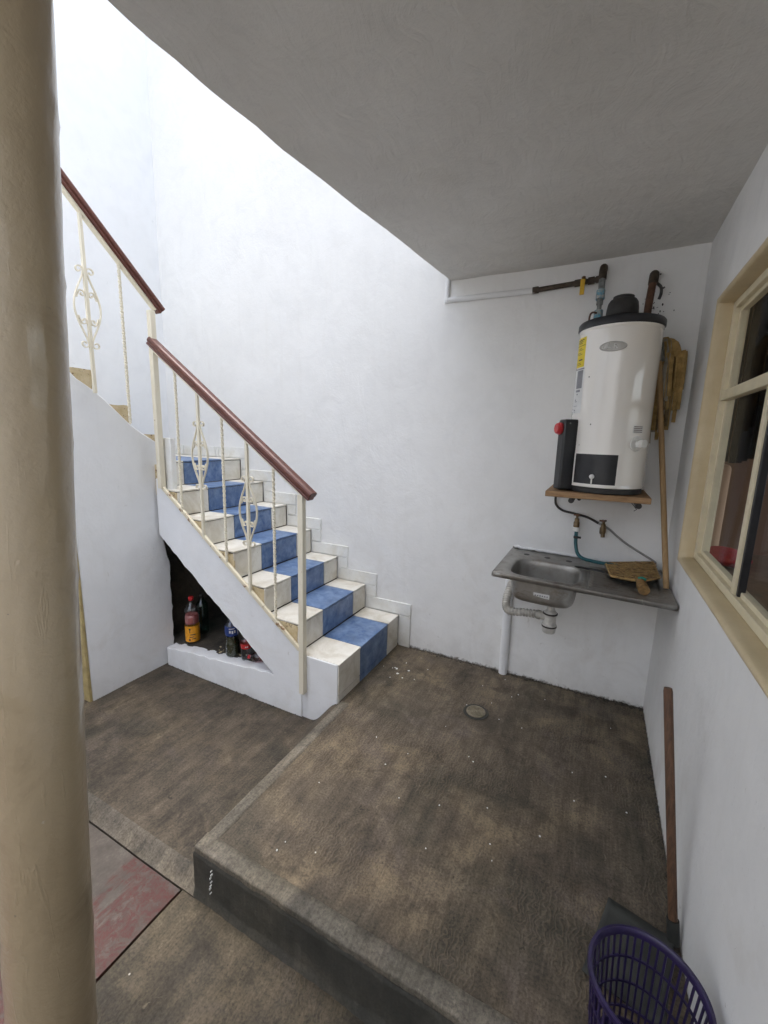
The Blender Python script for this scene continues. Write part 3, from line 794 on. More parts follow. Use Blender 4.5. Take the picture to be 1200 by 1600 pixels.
# side wall under the upper flight
sc_ = (2.66)/2.711
curve = [(1.952, 1.393), (1.861, 1.449), (1.80, 1.485), (1.756, 1.518), (1.70, 1.565), (1.642, 1.623), (1.59, 1.672), (1.537, 1.718), (1.48, 1.756), (1.438, 1.782)]
cv = [(y*sc_, 1.5+(z-1.5)*sc_) for (y, z) in curve]
lw_poly = [(1.33, -.25)] + rough_line((1.90, -.25), (1.915, .55), .03, .008, 5) + rough_line((1.915, .55), (1.86, .83), .03, .006, 8) + [(1.86, 1.2), (1.93, 1.36)] + cv + [(1.15, 2.05), (.45, 2.78), (.45, 2.52), (1.33, 1.62)]
fl = thing('upper_stair_flight', (XL, 1.4, ZL), 'upper stair flight with white side wall turning towards the viewer, left', 'staircase')
build('side_wall', MB().prism(lw_poly, 'x', XL, XL-.13), 'stringer', fl, smooth=30, bevel=.006)
build('jamb_edge', MB().box((XL-.125, 1.312, ZL-.02), (XL-.004, 1.329, 1.60)), 'jamb_yellow', fl, smooth=30, bevel=.004)
ny = [1.86, 1.70, 1.49, 1.26, 1.03, .80, .57]; nz = [1.470, 1.645, 1.830, 2.01, 2.19, 2.37, 2.55]
pr = [(1.86, 1.28)]
for k in range(7):
    pr.append((ny[k], nz[k])); pr.append((ny[k+1] if k < 6 else .2, nz[k]))
pr += [(.2, 2.4), (.5, 2.38), (1.75, 1.28)]
build('flight_steps', MB().prism(pr, 'x', XL-.01, XO-.02), 'tile_white', fl, smooth=0, bevel=.003)
for k in range(3):
    y1 = ny[k]; y0 = ny[k+1]+.10
    build('step_end', MB().prism(rough_poly([(y1+.004, nz[k]-.19), (y1+.004, nz[k]+.004), (y0-.09, nz[k]+.004), (y0-.09, nz[k]-.19)], [.002, .002, 0, 0], .03, k), 'x', XL-.011, XL-.005), 'tan', fl, smooth=0)
build('corner_pier', MB().box((-2.60, YS+.012, 1.05), (-2.505, YS+.05, 1.455)), 'tile_skirt', fl, smooth=30, bevel=.004)

# ------------------------------------------------------------------ railings
YR = YS-.020
def scroll_curve(c, r, turns, a0, dirn, n=26):
    out = []
    for i in range(n):
        t = i/(n-1); a = a0+dirn*turns*2*PI*t; rr = r*(1-.72*t)
        out.append((c[0]+rr*math.cos(a), c[1]+rr*math.sin(a)))
    return out
def ornament(zc, hh=.195):
    """pair of forged C bands with curled ends, in (u,z) about the bar axis"""
    parts = []
    for sgn in (-1, 1):
        pts = []
        n = 30
        top = scroll_curve((.030, hh-.006), .022, .95, PI*.95, -1)
        pts += [(u, z) for (u, z) in reversed(top)]
        for i in range(n):
            t = i/(n-1); z = hh-.012-.05*0 - (2*hh-.024)*t
            s = math.sin(PI*t); u = .010+.058*(s**1.35)
            pts.append((u, z))
        bot = scroll_curve((.030, -hh+.006), .022, .95, PI*1.05, 1)
        pts += bot
        parts.append([(sgn*u, zc+z) for u, z in pts])
        # small inner curls
        for (zi, d) in ((.075, 1), (-.075, -1)):
            arc = []
            for i in range(9):
                t = i/8; arc.append((.052-.022*t, zi*(.62+.55*math.sin(t*PI/2)) ))
            cc = scroll_curve((.024, zi*.92), .017, .9, PI*.38*d, d, 18)
            parts.append([(sgn*u, zc+z) for u, z in arc[:-1]+cc])
    return parts
def make_railing(name, label, posts, bal, mapuv, rail_a, rail_b, side):
    t = thing(name, mapuv(posts[0][0], posts[0][1]), label, 'railing', 'stair railings')
    for (u, z0, z1, wdt) in posts:
        build('post', MB().sweep([mapuv(u, z0), mapuv(u, z1)], [(-wdt/2, -wdt/2), (wdt/2, -wdt/2), (wdt/2, wdt/2), (-wdt/2, wdt/2)], upv=side), 'cream', t, smooth=30, bevel=.003)
    for (u, z0, z1, kind, zc) in bal:
        n = 60; h = .0068
        pts = [mapuv(u, z0+(z1-z0)*i/n) for i in range(n+1)]
        if kind == 'twist':
            b = build('baluster', MB().sweep(pts, [(-h, -h), (h, -h), (h, h), (-h, h)], upv=side, twist=2*PI*(z1-z0)*9), 'cream', t, smooth=35)
        else:
            h = .0085
            b = build('baluster', MB().sweep([pts[0], pts[-1]], [(-h, -h), (h, -h), (h, h), (-h, h)], upv=side), 'cream', t, smooth=30, bevel=.002)
            for cur in ornament(zc):
                build('scroll', MB().sweep([mapuv(u+a, z) for a, z in cur], [(-.0025, -.006), (.0025, -.006), (.0025, .006), (-.0025, .006)], upv=side), 'cream', b, smooth=40)
    # wooden handrail with grooved sides
    P = [(-.028, -.030), (.028, -.030), (.030, -.020), (.026, -.014), (.026, -.008), (.034, -.003), (.034, .016), (.029, .025), (.018, .031), (-.018, .031), (-.029, .025), (-.034, .016), (-.034, -.003), (-.026, -.008), (-.026, -.014), (-.030, -.020)]
    P = [(a*.86, b*.88) for a, b in P]
    build('handrail', MB().sweep([mapuv(*rail_a), mapuv(*rail_b)], P), 'rail_wood', t, smooth=25, bevel=.003)
    d = Vector((rail_b[0]-rail_a[0], rail_b[1]-rail_a[1])).normalized(); nn = Vector((-d.y, d.x)); nn = nn if nn.y > 0 else -nn
    off = nn*-.0325
    ra = (rail_a[0]+off.x+d.x*.03, rail_a[1]+off.y+d.y*.03); rb = (rail_b[0]+off.x-d.x*.05, rail_b[1]+off.y-d.y*.05)
    build('rail_bar', MB().sweep([mapuv(*ra), mapuv(*rb)], [(-.016, -.005), (.016, -.005), (.016, .005), (-.016, .005)]), 'cream', t, smooth=30)
    return t
railz = lambda x: 1.185+(-1.36-x)*(2.065-1.185)/(2.60-1.36)
barz = lambda x: .262+(-1.435-x)*(1.185-.262)/(2.64-1.435)
xs = [(-2.382, 'twist', 0), (-2.193, 'scroll', 1.355), (-1.998, 'twist', 0), (-1.808, 'scroll', 1.045), (-1.613, 'twist', 0)]
bal = [(x, barz(x)-.012, railz(x)-.045, kd, zc) for x, kd, zc in xs]
mp = lambda u, z: (u, YR, z)
r1 = make_railing('stair_railing', 'cream iron railing with red-brown handrail beside the lower tiled steps',
                  [(-1.418, .0, railz(-1.418)-.045, .034), (-2.568, 1.125, 2.23, .036)], bal, mp, (-2.585, railz(-2.585)), (-1.345, railz(-1.345)), (0, 1, 0))
build('base_bar', MB().sweep([(-2.575, YR+.002, barz(-2.575)+.004), (-1.44, YR+.002, barz(-1.44)+.004)], [(-.009, -.012), (.009, -.012), (.009, .012), (-.009, .012)], upv=(0, 0, 1)), 'cream_rusty', r1, smooth=30, bevel=.003)
XRU = -2.585
mpu = lambda u, z: (XRU, u, z)
rz = lambda y: 2.245+(1.894-y)*(2.709-2.233)/(1.894-1.404)
r2 = make_railing('stair_railing', 'upper cream iron railing with red-brown handrail beside the column',
                  [(.55, 2.45, rz(.55)-.04, .034)],
                  [(1.462, 1.70, rz(1.462)-.045, 'scroll', 2.150), (1.652, 1.54, rz(1.652)-.045, 'twist', 0), (1.27, 1.93, rz(1.27)-.045, 'twist', 0), (1.08, 2.10, rz(1.08)-.045, 'scroll', 2.56), (.88, 2.28, rz(.88)-.045, 'twist', 0)],
                  mpu, (1.905, rz(1.905)+.012), (.50, rz(.50)+.012), (1, 0, 0))

# ------------------------------------------------------------------ bottles in the recess
def bottle(name, loc, label, h, r, cap_m, body_m, lab, liquid=None, waist=0., m=None, prints=(), neck=0.):
    mtx = Matrix.Translation(loc) @ (m if m is not None else Matrix.Identity(4))
    t = thing(name, (0, 0, 0), label, 'bottle', 'bottles under the stairs'); t.matrix_world = mtx; t.location = mtx.to_translation(); t.rotation_euler = mtx.to_euler()
    def R_(z):
        f = z/h
        if f < .04: return r*(.86+.14*sm(f/.04))
        q = r*(1-waist*math.exp(-((f-.42)/.09)**2)-neck*math.exp(-((f-.64)/.035)**2))
        return q if f < .72 else q*(1-.68*sm((f-.72)/.20)**.9)
    prof_ = [(R_(h*.93*i/40), h*.93*i/40) for i in range(41)]
    def pb(nm, mb, mat): return build(nm, mb, mat, t, smooth=60, mtx=mtx)
    pb('bottle_body', MB().lathe([(.001, .0)]+prof_, (0, 0, 0), 28, cap=False), body_m)
    pb('cap', MB().lathe([(r*.34, h*.925), (r*.36, h*.93), (r*.36, h*.99), (r*.33, h), (.001, h)], (0, 0, 0), 24), cap_m)
    if lab:
        z0, z1, mt = lab
        lb = pb('label', MB().lathe([(R_(h*(z0+(z1-z0)*i/8))+.0012, h*(z0+(z1-z0)*i/8)) for i in range(9)], (0, 0, 0), 32, cap=False), mt)
        for (a, f, dw, dh) in prints:
            rr = r+.0022
            q = MB(); vs = []
            for zz in (h*(f-dh), h*(f+dh)):
                for aa in (-dw, 0, dw): vs.append((rr*math.cos(a+aa), rr*math.sin(a+aa), zz))
            q.add(vs, [(0, 1, 4, 3), (1, 2, 5, 4)])
            build('print_mark', q, 'print_white' if mt != 'label_orange' else 'ink', lb, smooth=0, norm=False, mtx=mtx)
    if liquid:
        z0, z1, mt = liquid
        pb('liquid', MB().lathe([(R_(h*(z0+(z1-z0)*i/12))-.0022, h*(z0+(z1-z0)*i/12)) for i in range(13)], (0, 0, 0), 28), mt)
    return t
F = math.atan2(-1.9, 2.3)
zb = -.0055
bottle('plastic_bottle', (-2.535, 1.968, zrec(-2.535)), 'tall clear bottle with orange label and red cap, leftmost under the stairs', .35, .049, 'red_plastic', 'pet', (.06, .40, 'label_orange'), (.445, .625, 'pet_pink'), 0., neck=.16, prints=[(F-.35, .34, .12, .02), (F-.35, .30, .05, .04), (F+.05, .22, .35, .012), (F-.1, .17, .3, .01), (F+.2, .13, .25, .01), (F-.4, .11, .12, .02)])
bottle('plastic_bottle', (-2.095, 1.932, zrec(-2.095)), 'dark bottle with blue label and blue cap under the stairs', .295, .046, 'blue_plastic', 'pet', (.52, .74, 'label_blue'), (.03, .48, 'pet_dark'), .12, prints=[(F-.35, .63, .12, .03), (F-.02, .62, .10, .035), (F+.30, .63, .10, .03), (F+.75, .63, .05, .08), (F-.1, .70, .4, .008)])
bottle('plastic_bottle', (-1.962, 1.925, zrec(-1.962)), 'small clear bottle with red label and red cap under the stairs', .185, .036, 'red_plastic', 'pet', (.45, .64, 'label_red'), None, .08, prints=[(F-.2, .54, .1, .02), (F+.1, .54, .1, .02)])
bottle('plastic_bottle', (-2.61, 2.12, zrec(-2.61)), 'dim greenish bottle at the back behind the orange label bottle', .31, .045, 'black', 'pet_green', None, None)
mlie = Matrix.Rotation(math.radians(212), 4, 'Z') @ Matrix.Rotation(math.radians(90), 4, 'Y') 
bottle('plastic_bottle', (-1.735, 1.985, zrec(-1.76)+.034), 'reddish bottle lying on its side with red cap under the stairs', .20, .036, 'red_plastic', 'pet_red', (.12, .38, 'label_red'), None, 0., mlie)
mb = MB()
for k in range(26):
    x = random.uniform(-2.3, -1.68); y = YS+.075+random.uniform(0, .07); s = random.uniform(.003, .010)
    mb.box((-s, -s*.6, 0), (s, s*.6, s*.5), Matrix.Translation((x, y, zrec(x))) @ Matrix.Rotation(random.uniform(0, 3), 4, 'Z'))
tag(build('rubble', mb, 'tan', smooth=0), 'loose crumbs of plaster in front of the bottles', 'rubble', kind='stuff')

# ------------------------------------------------------------------ sink
SZ = .842
def tilt(p): return (p[0], p[1], p[2] - .018*max(0., (p[0]+.43)/.79))
sk = thing('steel_sink', (-.19, 2.4, SZ), 'dull stainless steel sink with bowl and drainboard on the back wall', 'sink')
SX0, SX1, SX2, SY0, SY1 = -.425, .012, .362, 2.098, YB-.004
bc = (-.192, 2.285); bh = (.165, .160)
def rr_pt(a, hx, hy, rc):
    # rounded rectangle by superellipse-like clamp
    ca, sa = math.cos(a), math.sin(a); e = 4.2
    t = (abs(ca/hx)**e + abs(sa/hy)**e)**(-1/e)
    return (t*ca, t*sa)
def rect_pt(a, x0, x1, y0, y1):
    ca, sa = math.cos(a), math.sin(a); ts = []
    if ca > 1e-9: ts.append(x1/ca)
    if ca < -1e-9: ts.append(x0/ca)
    if sa > 1e-9: ts.append(y1/sa)
    if sa < -1e-9: ts.append(y0/sa)
    t = min(ts); return (t*ca, t*sa)
def sink_mesh():
    m = MB()
    x0, x1, y0, y1 = SX0-bc[0], SX1-bc[0], SY0-bc[1], SY1-bc[1]
    angs = [2*PI*i/120 for i in range(120)] + [math.atan2(b, a) % (2*PI) for a in (x0, x1) for b in (y0, y1)]
    angs = sorted(set(angs)); N = len(angs)
    rings = []
    rings.append([(*rect_pt(a, x0, x1, y0, y1), 0.) for a in angs])
    for (s, z) in ((1.10, .0), (1.045, -.0005), (1.01, -.003), (.99, -.010), (.975, -.03), (.955, -.07), (.93, -.11), (.90, -.130), (.84, -.142), (.72, -.147), (.40, -.150), (.17, -.153), (.15, -.158), (.03, -.158)):
        rings.append([(*[q*s for q in rr_pt(a, bh[0], bh[1], .05)], z) for a in angs])
    for r in rings: m.v += [tilt((p[0]+bc[0], p[1]+bc[1], SZ+p[2])) for p in r]
    for i in range(len(rings)-1):
        for j in range(N):
            a, b = i*N+j, i*N+(j+1) % N; m.f.append((a, b, b+N, a+N))
    # drainboard
    nx, ny_ = 60, 70; o = len(m.v)
    for j in range(ny_+1):
        for i in range(nx+1):
            x = SX1+(SX2-SX1)*i/nx; y = SY0+(SY1-SY0)*j/ny_
            dx = min((x-SX1)/.03+.4, (SX2-.03-x)/.02); dy = min((y-SY0-.045)/.02, (SY1-.13-y)/.02)
            f = sm(min(dx, dy)); z = -.010*f + .0035*f*math.cos((y-SY0)*2*PI/.045)
            if x < SX1+.02: z *= (x-SX1)/.02
            m.v.append(tilt((x, y, SZ+z)))
    W = nx+1
    for j in range(ny_):
        for i in range(nx): m.f.append((o+j*W+i, o+j*W+i+1, o+(j+1)*W+i+1, o+(j+1)*W+i))
    # turned down lips: front, left, right; upstand at the wall
    def lip(pts, d1, d2):
        o = len(m.v); n = len(pts)
        for p in pts:
            m.v.append(tilt((p[0], p[1], SZ))); m.v.append(tilt((p[0]+d1[0], p[1]+d1[1], SZ+d1[2]))); m.v.append(tilt((p[0]+d2[0], p[1]+d2[1], SZ+d2[2])))
        for i in range(n-1):
            a = o+i*3; m.f.append((a, a+1, a+4, a+3)); m.f.append((a+1, a+2, a+5, a+4))
    L_ = lambda a, b, n=12: [(a[0]+(b[0]-a[0])*i/n, a[1]+(b[1]-a[1])*i/n) for i in range(n+1)]
    lip(L_((SX0, SY0), (SX2, SY0)), (0, -.005, -.004), (0, -.005, -.024))
    lip(L_((SX0, SY1), (SX0, SY0)), (-.005, 0, -.004), (-.005, 0, -.024))
    lip(L_((SX2, SY0), (SX2, SY1)), (.003, 0, -.003), (.003, 0, -.024))
    lip(L_((SX2, SY1), (SX0, SY1)), (0, .002, .006), (0, .002, .012))
    return m
build('basin', sink_mesh(), 'steel', sk, smooth=50, solid=.0016)
for x in (-.325, -.21, -.095):
    build('tap_hole', MB().lathe([(.0165, 0), (.0165, .0012), (.001, .0014)], tilt((x, 2.535, SZ+.0012)), 20), 'ink', sk, smooth=30)
build('waste_ring', MB().lathe([(.042, 0), (.040, .004), (.030, .003), (.001, .0)], tilt((bc[0], bc[1], SZ-.152)), 28), 'drain_metal', sk)
build('sticker', MB().add([(-.225, 2.1350, .735), (-.150, 2.1345, .733), (-.150, 2.1310, .757), (-.225, 2.1315, .759)], [(0, 1, 2, 3)]), 'sticker_white', sk, smooth=0)
mb = MB()
for k in range(6): mb.box((-.218+.011*k, 2.1300, .743), (-.212+.011*k, 2.1325, .749))
tag(build('sticker_print', mb, 'sticker_grey', sk, smooth=0), kind='stuff')
# mortar bead where the sink meets the wall
mb = MB(); pts = [tilt((SX0+.01+(SX2-SX0-.01)*i/40, YB-.004+.002*math.sin(i*1.7), SZ+.010+.006*noise.noise(Vector((i*.6, 0, 0))))) for i in range(41)]
build('mortar_bead', mb.tube(pts, [.008+.004*noise.noise(Vector((i*.9, 3, 0))) for i in range(41)], 8), 'wall_pipe', sk)

# drain trap
tr = thing('drain_trap', (-.118, 2.33, .48), 'pale plastic bottle trap with ribbed waste hose under the sink bowl', 'drain trap')
tx, ty = -.150, 2.315
build('tail_pipe', MB().tube([(tx, ty, .69), (tx, ty, .60)], .019, 18), 'pvc_clear', tr)
build('trap_cup', MB().lathe([(.021, .125), (.030, .118), (.034, .11), (.034, .098), (.030, .094), (.031, .05), (.037, .046), (.038, .036), (.035, .032), (.034, .006), (.030, 0), (.001, 0)], (tx, ty, .488), 26), 'pvc_clear', tr)
build('trap_ring', MB().lathe([(.034, 0), (.0385, .002), (.0385, .010), (.034, .012)], (tx, ty, .519), 26, cap=False), 'cable', tr)
build('trap_ring', MB().lathe([(.034, 0), (.0372, .002), (.0372, .008), (.034, .010)], (tx, ty, .590), 26, cap=False), 'cable', tr)
build('outlet', MB().tube([(tx-.02, ty+.002, .572), (tx-.062, ty+.008, .572)], .021, 16).tube([(tx-.05, ty+.006, .572), (tx-.066, ty+.009, .572)], .025, 16), 'pvc', tr)
def bez(pts, n=80):
    out = []
    for i in range(n+1):
        t = i/n*(len(pts)-1); k = min(int(t), len(pts)-2); f = t-k
        p0, p1, p2, p3 = (Vector(pts[max(k-1, 0)]), Vector(pts[k]), Vector(pts[k+1]), Vector(pts[min(k+2, len(pts)-1)]))
        out.append(.5*((2*p1)+(-p0+p2)*f+(2*p0-5*p1+4*p2-p3)*f*f+(-p0+3*p1-3*p2+p3)*f**3))
    return out
hp = bez([(tx-.055, ty+.008, .572), (-.28, 2.345, .560), (-.362, 2.37, .540), (-.395, 2.40, .548), (-.404, 2.45, .585), (-.402, 2.53, .625), (-.405, 2.60, .628), (-.408, 2.64, .615)], 200)
build('ribbed_hose', MB().tube(hp, [(.0195+.0042*math.sin(i*1.05)) for i in range(201)], 16), 'pvc', tr, smooth=80)
tag(build('wall_drain_pipe', MB().tube([(-.425, YB-.008, .64), (-.424, YB-.010, .45), (-.422, YB-.012, .2), (-.422, YB-.012, -.02)], .027, 16), 'wall_pipe', smooth=60), 'white painted drain pipe running down the wall under the sink', 'pipe')

# taps, hoses and cable over the sink
def tap(name, x, z, label, hose):
    t = thing(name, (x, YB, z), label, 'tap', 'taps over the sink')
    y = YB-.05
    build('tap_body', MB().tube([(x, YB+.01, z), (x, y-.004, z-.002)], .010, 12).lathe([(.013, -.030), (.016, -.020), (.016, .004), (.012, .012), (.012, .026), (.007, .030), (.007, .045)], (x, y, z), 16).tube([(x, y, z-.01), (x+.004, y-.012, z-.045)], .011, 12), 'brass', t)
    return t, y
t1, y1 = tap('wall_tap', -.079, 1.047, 'old brass tap with white collar feeding the teal hose', True)
build('handle', MB().tube([(-.079, y1, 1.085), (-.086, y1, 1.098)], .006, 8).tube([(-.098, y1, 1.094), (-.066, y1, 1.094)], .005, 8), 'rust_pipe', t1)
build('collar', MB().lathe([(.018, 0), (.020, .004), (.020, .018), (.017, .022)], (-.076, y1-.010, 1.003), 18), 'white_plastic', t1)
t2, y2 = tap('wall_tap', .056, 1.030, 'corroded tap with red handle, right of the hose tap', False)
build('handle', MB().tube([(.034, y2-.003, 1.075), (.070, y2-.003, 1.078)], .005, 8).tube([(.052, y2-.022, 1.076), (.052, y2+.016, 1.076)], .005, 8), 'rust_pipe', t2)
hs_ = bez([(-.075, y1-.011, 1.003), (-.074, y1-.013, .965), (-.071, y1-.02, .93), (-.058, y1-.035, .885), (-.030, y1-.05, .862), (.02, y1-.06, .855), (.08, y1-.07, .853), (.17, y1-.07, .852)], 90)
gh = build('garden_hose', MB().tube(hs_, .0095, 12), 'teal_hose', smooth=80); tag(gh, 'short teal hose from the tap to the drainboard', 'hose')
build('hose_clip', MB().lathe([(.0112, 0), (.0125, .003), (.0125, .011), (.0112, .014)], (-.0745, y1-.0125, .962), 16).box((-.066, y1-.02, .964), (-.048, y1-.008, .974)), 'cable', gh)
cb = bez([(-.205, YB-.015, 1.235), (-.205, YB-.02, 1.172), (-.196, YB-.02, 1.135), (-.16, YB-.02, 1.108), (-.10, YB-.022, 1.097), (-.028, YB-.02, 1.082), (.031, YB-.012, 1.053)], 70)
cbl = build('gas_hose', MB().tube(cb, .0065, 10), 'cable', smooth=80); tag(cbl, 'thin dark gas line curving from under the heater towards the right corner', 'gas line')
build('painted_run', MB().tube(bez([(.031, YB-.012, 1.053), (.084, YB-.009, 1.028), (.132, YB-.007, .989), (.191, YB-.006, .947), (.298, YB-.004, .887), (.33, YB-.004, .866)], 40), .0062, 10), 'cable_grey', cbl, smooth=80)

# ------------------------------------------------------------------ woven fan and spoon on the drainboard
fan_poly = [(.088, 2.545), (.318, 2.640), (.318, 2.365), (.262, 2.300), (.204, 2.278), (.112, 2.318)]
fz = lambda x, y: SZ-.006+.012+.10*max(0, (y-2.27))*.30+.012*sm((x-.08)/.2)
fan = thing('woven_fan', (.22, 2.3, SZ), 'woven palm leaf hand fan lying on the drainboard', 'fan')
def inside(p, poly):
    c = False; n = len(poly)
    for i in range(n):
        (x1, y1_), (x2, y2_) = poly[i], poly[(i+1) % n]
        if (y1_ > p[1]) != (y2_ > p[1]) and p[0] < (x2-x1)*(p[1]-y1_)/(y2_-y1_)+x1: c = not c
    return c
mb = MB(); mb2 = MB(); mb3 = MB()
A = math.radians(42); ca, sa = math.cos(A), math.sin(A); st_ = .0165
base = MB(); base.v = [(p[0], p[1], fz(*p)-.002) for p in fan_poly]+[(p[0], p[1], fz(*p)-.007) for p in fan_poly]
base.f = [tuple(range(6)), tuple(reversed(range(6, 12)))]+[(i, (i+1) % 6, 6+(i+1) % 6, 6+i) for i in range(6)]
build('fan_base', base, 'straw_dark', fan, smooth=0)
for i in range(-60, 60):
    for j in range(-60, 60):
        u = i*st_; v = j*st_; x = .2+u*ca-v*sa; y = 2.45+u*sa+v*ca
        if not inside((x, y), [(.20+(p[0]-.20)*.97, 2.44+(p[1]-2.44)*.97) for p in fan_poly]): continue
        hor = ((i+j) // 2) % 2 == 0
        L2, W2 = st_*.95, st_*.42
        m4 = Matrix.Translation((x, y, fz(x, y)+random.uniform(-.001, .0025))) @ Matrix.Rotation(A+(0 if hor else PI/2)+random.uniform(-.08, .08), 4, 'Z') @ Matrix.Rotation(.10, 4, 'Y')
        random.choice((mb, mb, mb2)).box((-L2, -W2, -.0012), (L2, W2, .0014), m4)
tag(build('weave_strip', mb, 'straw', fan, smooth=0), kind='stuff'); tag(build('weave_strip', mb2, 'straw_dark', fan, smooth=0), kind='stuff')
build('braided_rim', MB().tube([(p[0], p[1], fz(*p)-.002) for p in fan_poly+fan_poly[:1]], .006, 8), 'straw', fan, smooth=60)
hpt = bez([(.225, 2.30, fz(.225, 2.30)), (.232, 2.25, SZ+.016), (.236, 2.20, SZ+.012), (.240, 2.155, SZ+.008)], 40)
build('fan_handle', MB().tube(hpt, [.012+.010*sm(i/26)+.0018*math.sin(i*1.6) for i in range(41)], 14), 'straw_dark', fan, smooth=60)
build('tie', MB().tube([(.223, 2.265, SZ+.030), (.238, 2.26, SZ+.036), (.252, 2.265, SZ+.028)], .007, 8), 'teal', fan, smooth=60)
mb = MB().tube([(-.01, 2.40, SZ+.004), (.06, 2.388, SZ+.006), (.14, 2.35, SZ+.003)], .0055, 8)
mb.lathe([(.001, -.004), (.016, -.002), (.019, .002), (.012, .004), (.001, .003)], (-.03, 2.402, SZ+.005), 18, Matrix.Diagonal((1.7, .8, 1, 1)))
tag(build('serving_spoon', mb, 'black_metal', smooth=60), 'dark metal spoon beside the fan on the sink', 'spoon')

# ------------------------------------------------------------------ heater shelf and heater
sh = thing('heater_shelf', (0, YB, 1.24), 'wooden plank shelf on round iron brackets under the heater', 'shelf')
mpl = Matrix.Rotation(math.radians(.0), 4, 'Y')
build('plank', MB().box((-.226, 2.245, 1.229), (.230, YB-.002, 1.257)), 'plank', sh, smooth=30, bevel=.003)
for x in (-.105, .185):
    build('bracket', MB().tube([(x, YB+.01, 1.2135), (x, 2.275, 1.2135)], .0135, 14), 'black_metal', sh)
build('bracket_stub', MB().tube([(-.072, YB+.01, 1.216), (-.072, 2.35, 1.216)], .009, 12), 'black_metal', sh)
build('wire', MB().tube([(.150, 2.30, 1.2295), (.165, 2.28, 1.215), (.178, 2.268, 1.198), (.168, 2.27, 1.19)], .0018, 6), 'black_metal', sh)
HX, HY, HR, HZ0, HZ1 = .026, 2.425, .178, 1.2575, 2.045
ht = thing('water_heater', (HX, HY, HZ0), 'white cylindrical gas water heater on the plank shelf', 'water heater')
build('base_ring', MB().lathe([(HR-.012, 0), (HR-.004, .004), (HR-.004, .026), (HR-.010, .030)], (HX, HY, HZ0), 64), 'black_metal', ht)
tankp = [(HR-.006, .028), (HR+.001, .031), (HR+.001, .037), (HR-.001, .040)] + [(HR, .05+.70*i/20) for i in range(21)] + [(HR-.001, .760), (HR+.002, .763), (HR+.002, .772), (HR-.004, .776)]
build('tank', MB().lathe(tankp, (HX, HY, HZ0), 96), 'enamel', ht, smooth=50)
build('top_rim', MB().lathe([(HR+.001, .770), (HR+.007, .776), (HR+.007, .800), (HR+.001, .808), (HR-.02, .812), (.001, .818)], (HX, HY, HZ0), 72), 'black_rim', ht, smooth=40)
build('flue_hood', MB().lathe([(.050, -.014), (.050, .014), (.067, .009), (.070, .012), (.068, .045), (.064, .070), (.056, .083), (.045, .087), (.045, .099), (.041, .101), (.001, .101)], (HX-.002, HY, HZ0+.828), 48), 'black_metal', ht, smooth=35)
# patches that hug the tank; ang measured from -Y (towards the room) positive to +X
def patch(a0, a1, z0, z1, off, na=10, nz=4, thick=0.):
    m = MB(); W = na+1
    for j in range(nz+1):
        for i in range(na+1):
            a = a0+(a1-a0)*i/na; z = z0+(z1-z0)*j/nz; m.v.append((HX+(HR+off)*math.sin(a), HY-(HR+off)*math.cos(a), z))
    for j in range(nz):
        for i in range(na): m.f.append((j*W+i, j*W+i+1, (j+1)*W+i+1, (j+1)*W+i))
    return m
def ang(x): return math.asin(max(-1, min(1, (x-HX)/HR)))
def curved_plate(a0, a1, z0, z1, off, t):
    m = MB(); na = 14
    for (o_, ) in ((off,), (off+t,)):
        for z in (z0, z1):
            for i in range(na+1):
                a = a0+(a1-a0)*i/na; m.v.append((HX+(HR+o_)*math.sin(a), HY-(HR+o_)*math.cos(a), z))
    W = na+1
    for i in range(na):
        m.f += [(i, i+1, W+i+1, W+i), (2*W+i, 3*W+i, 3*W+i+1, 2*W+i+1), (i, 2*W+i, 2*W+i+1, i+1), (W+i, W+i+1, 3*W+i+1, 3*W+i)]
    m.f += [(0, W, 3*W, 2*W), (na, 2*W+na, 3*W+na, W+na)]
    return m
DEG = math.radians
acc = build('access_panel', curved_plate(DEG(-46), DEG(16), 1.304, 1.446, .0005, .004), 'black', ht, smooth=40)
for (a0, a1, z0, z1) in ((-48, 18, 1.446, 1.454), (-48, 18, 1.292, 1.304), (-48.5, -46, 1.304, 1.446), (16, 18.5, 1.304, 1.446)):
    build('panel_frame', curved_plate(DEG(a0), DEG(a1), z0, z1, .0005, .0055), 'enamel', ht, smooth=40)
build('pull_tab', MB().lathe([(.011, 0), (.011, .006), (.006, .010), (.001, .011)], (HX+(HR+.004)*math.sin(DEG(-16)), HY-(HR+.004)*math.cos(DEG(-16)), 1.340), 20, Matrix.Rotation(DEG(-16), 4, 'Z') @ Matrix.Rotation(PI/2, 4, 'X')).box((-.003, -.004, -.034), (.003, .0, -.004), Matrix.Translation((HX+(HR+.004)*math.sin(DEG(-16)), HY-(HR+.004)*math.cos(DEG(-16)), 1.340)) @ Matrix.Rotation(DEG(-16), 4, 'Z')), 'white_plastic', acc)
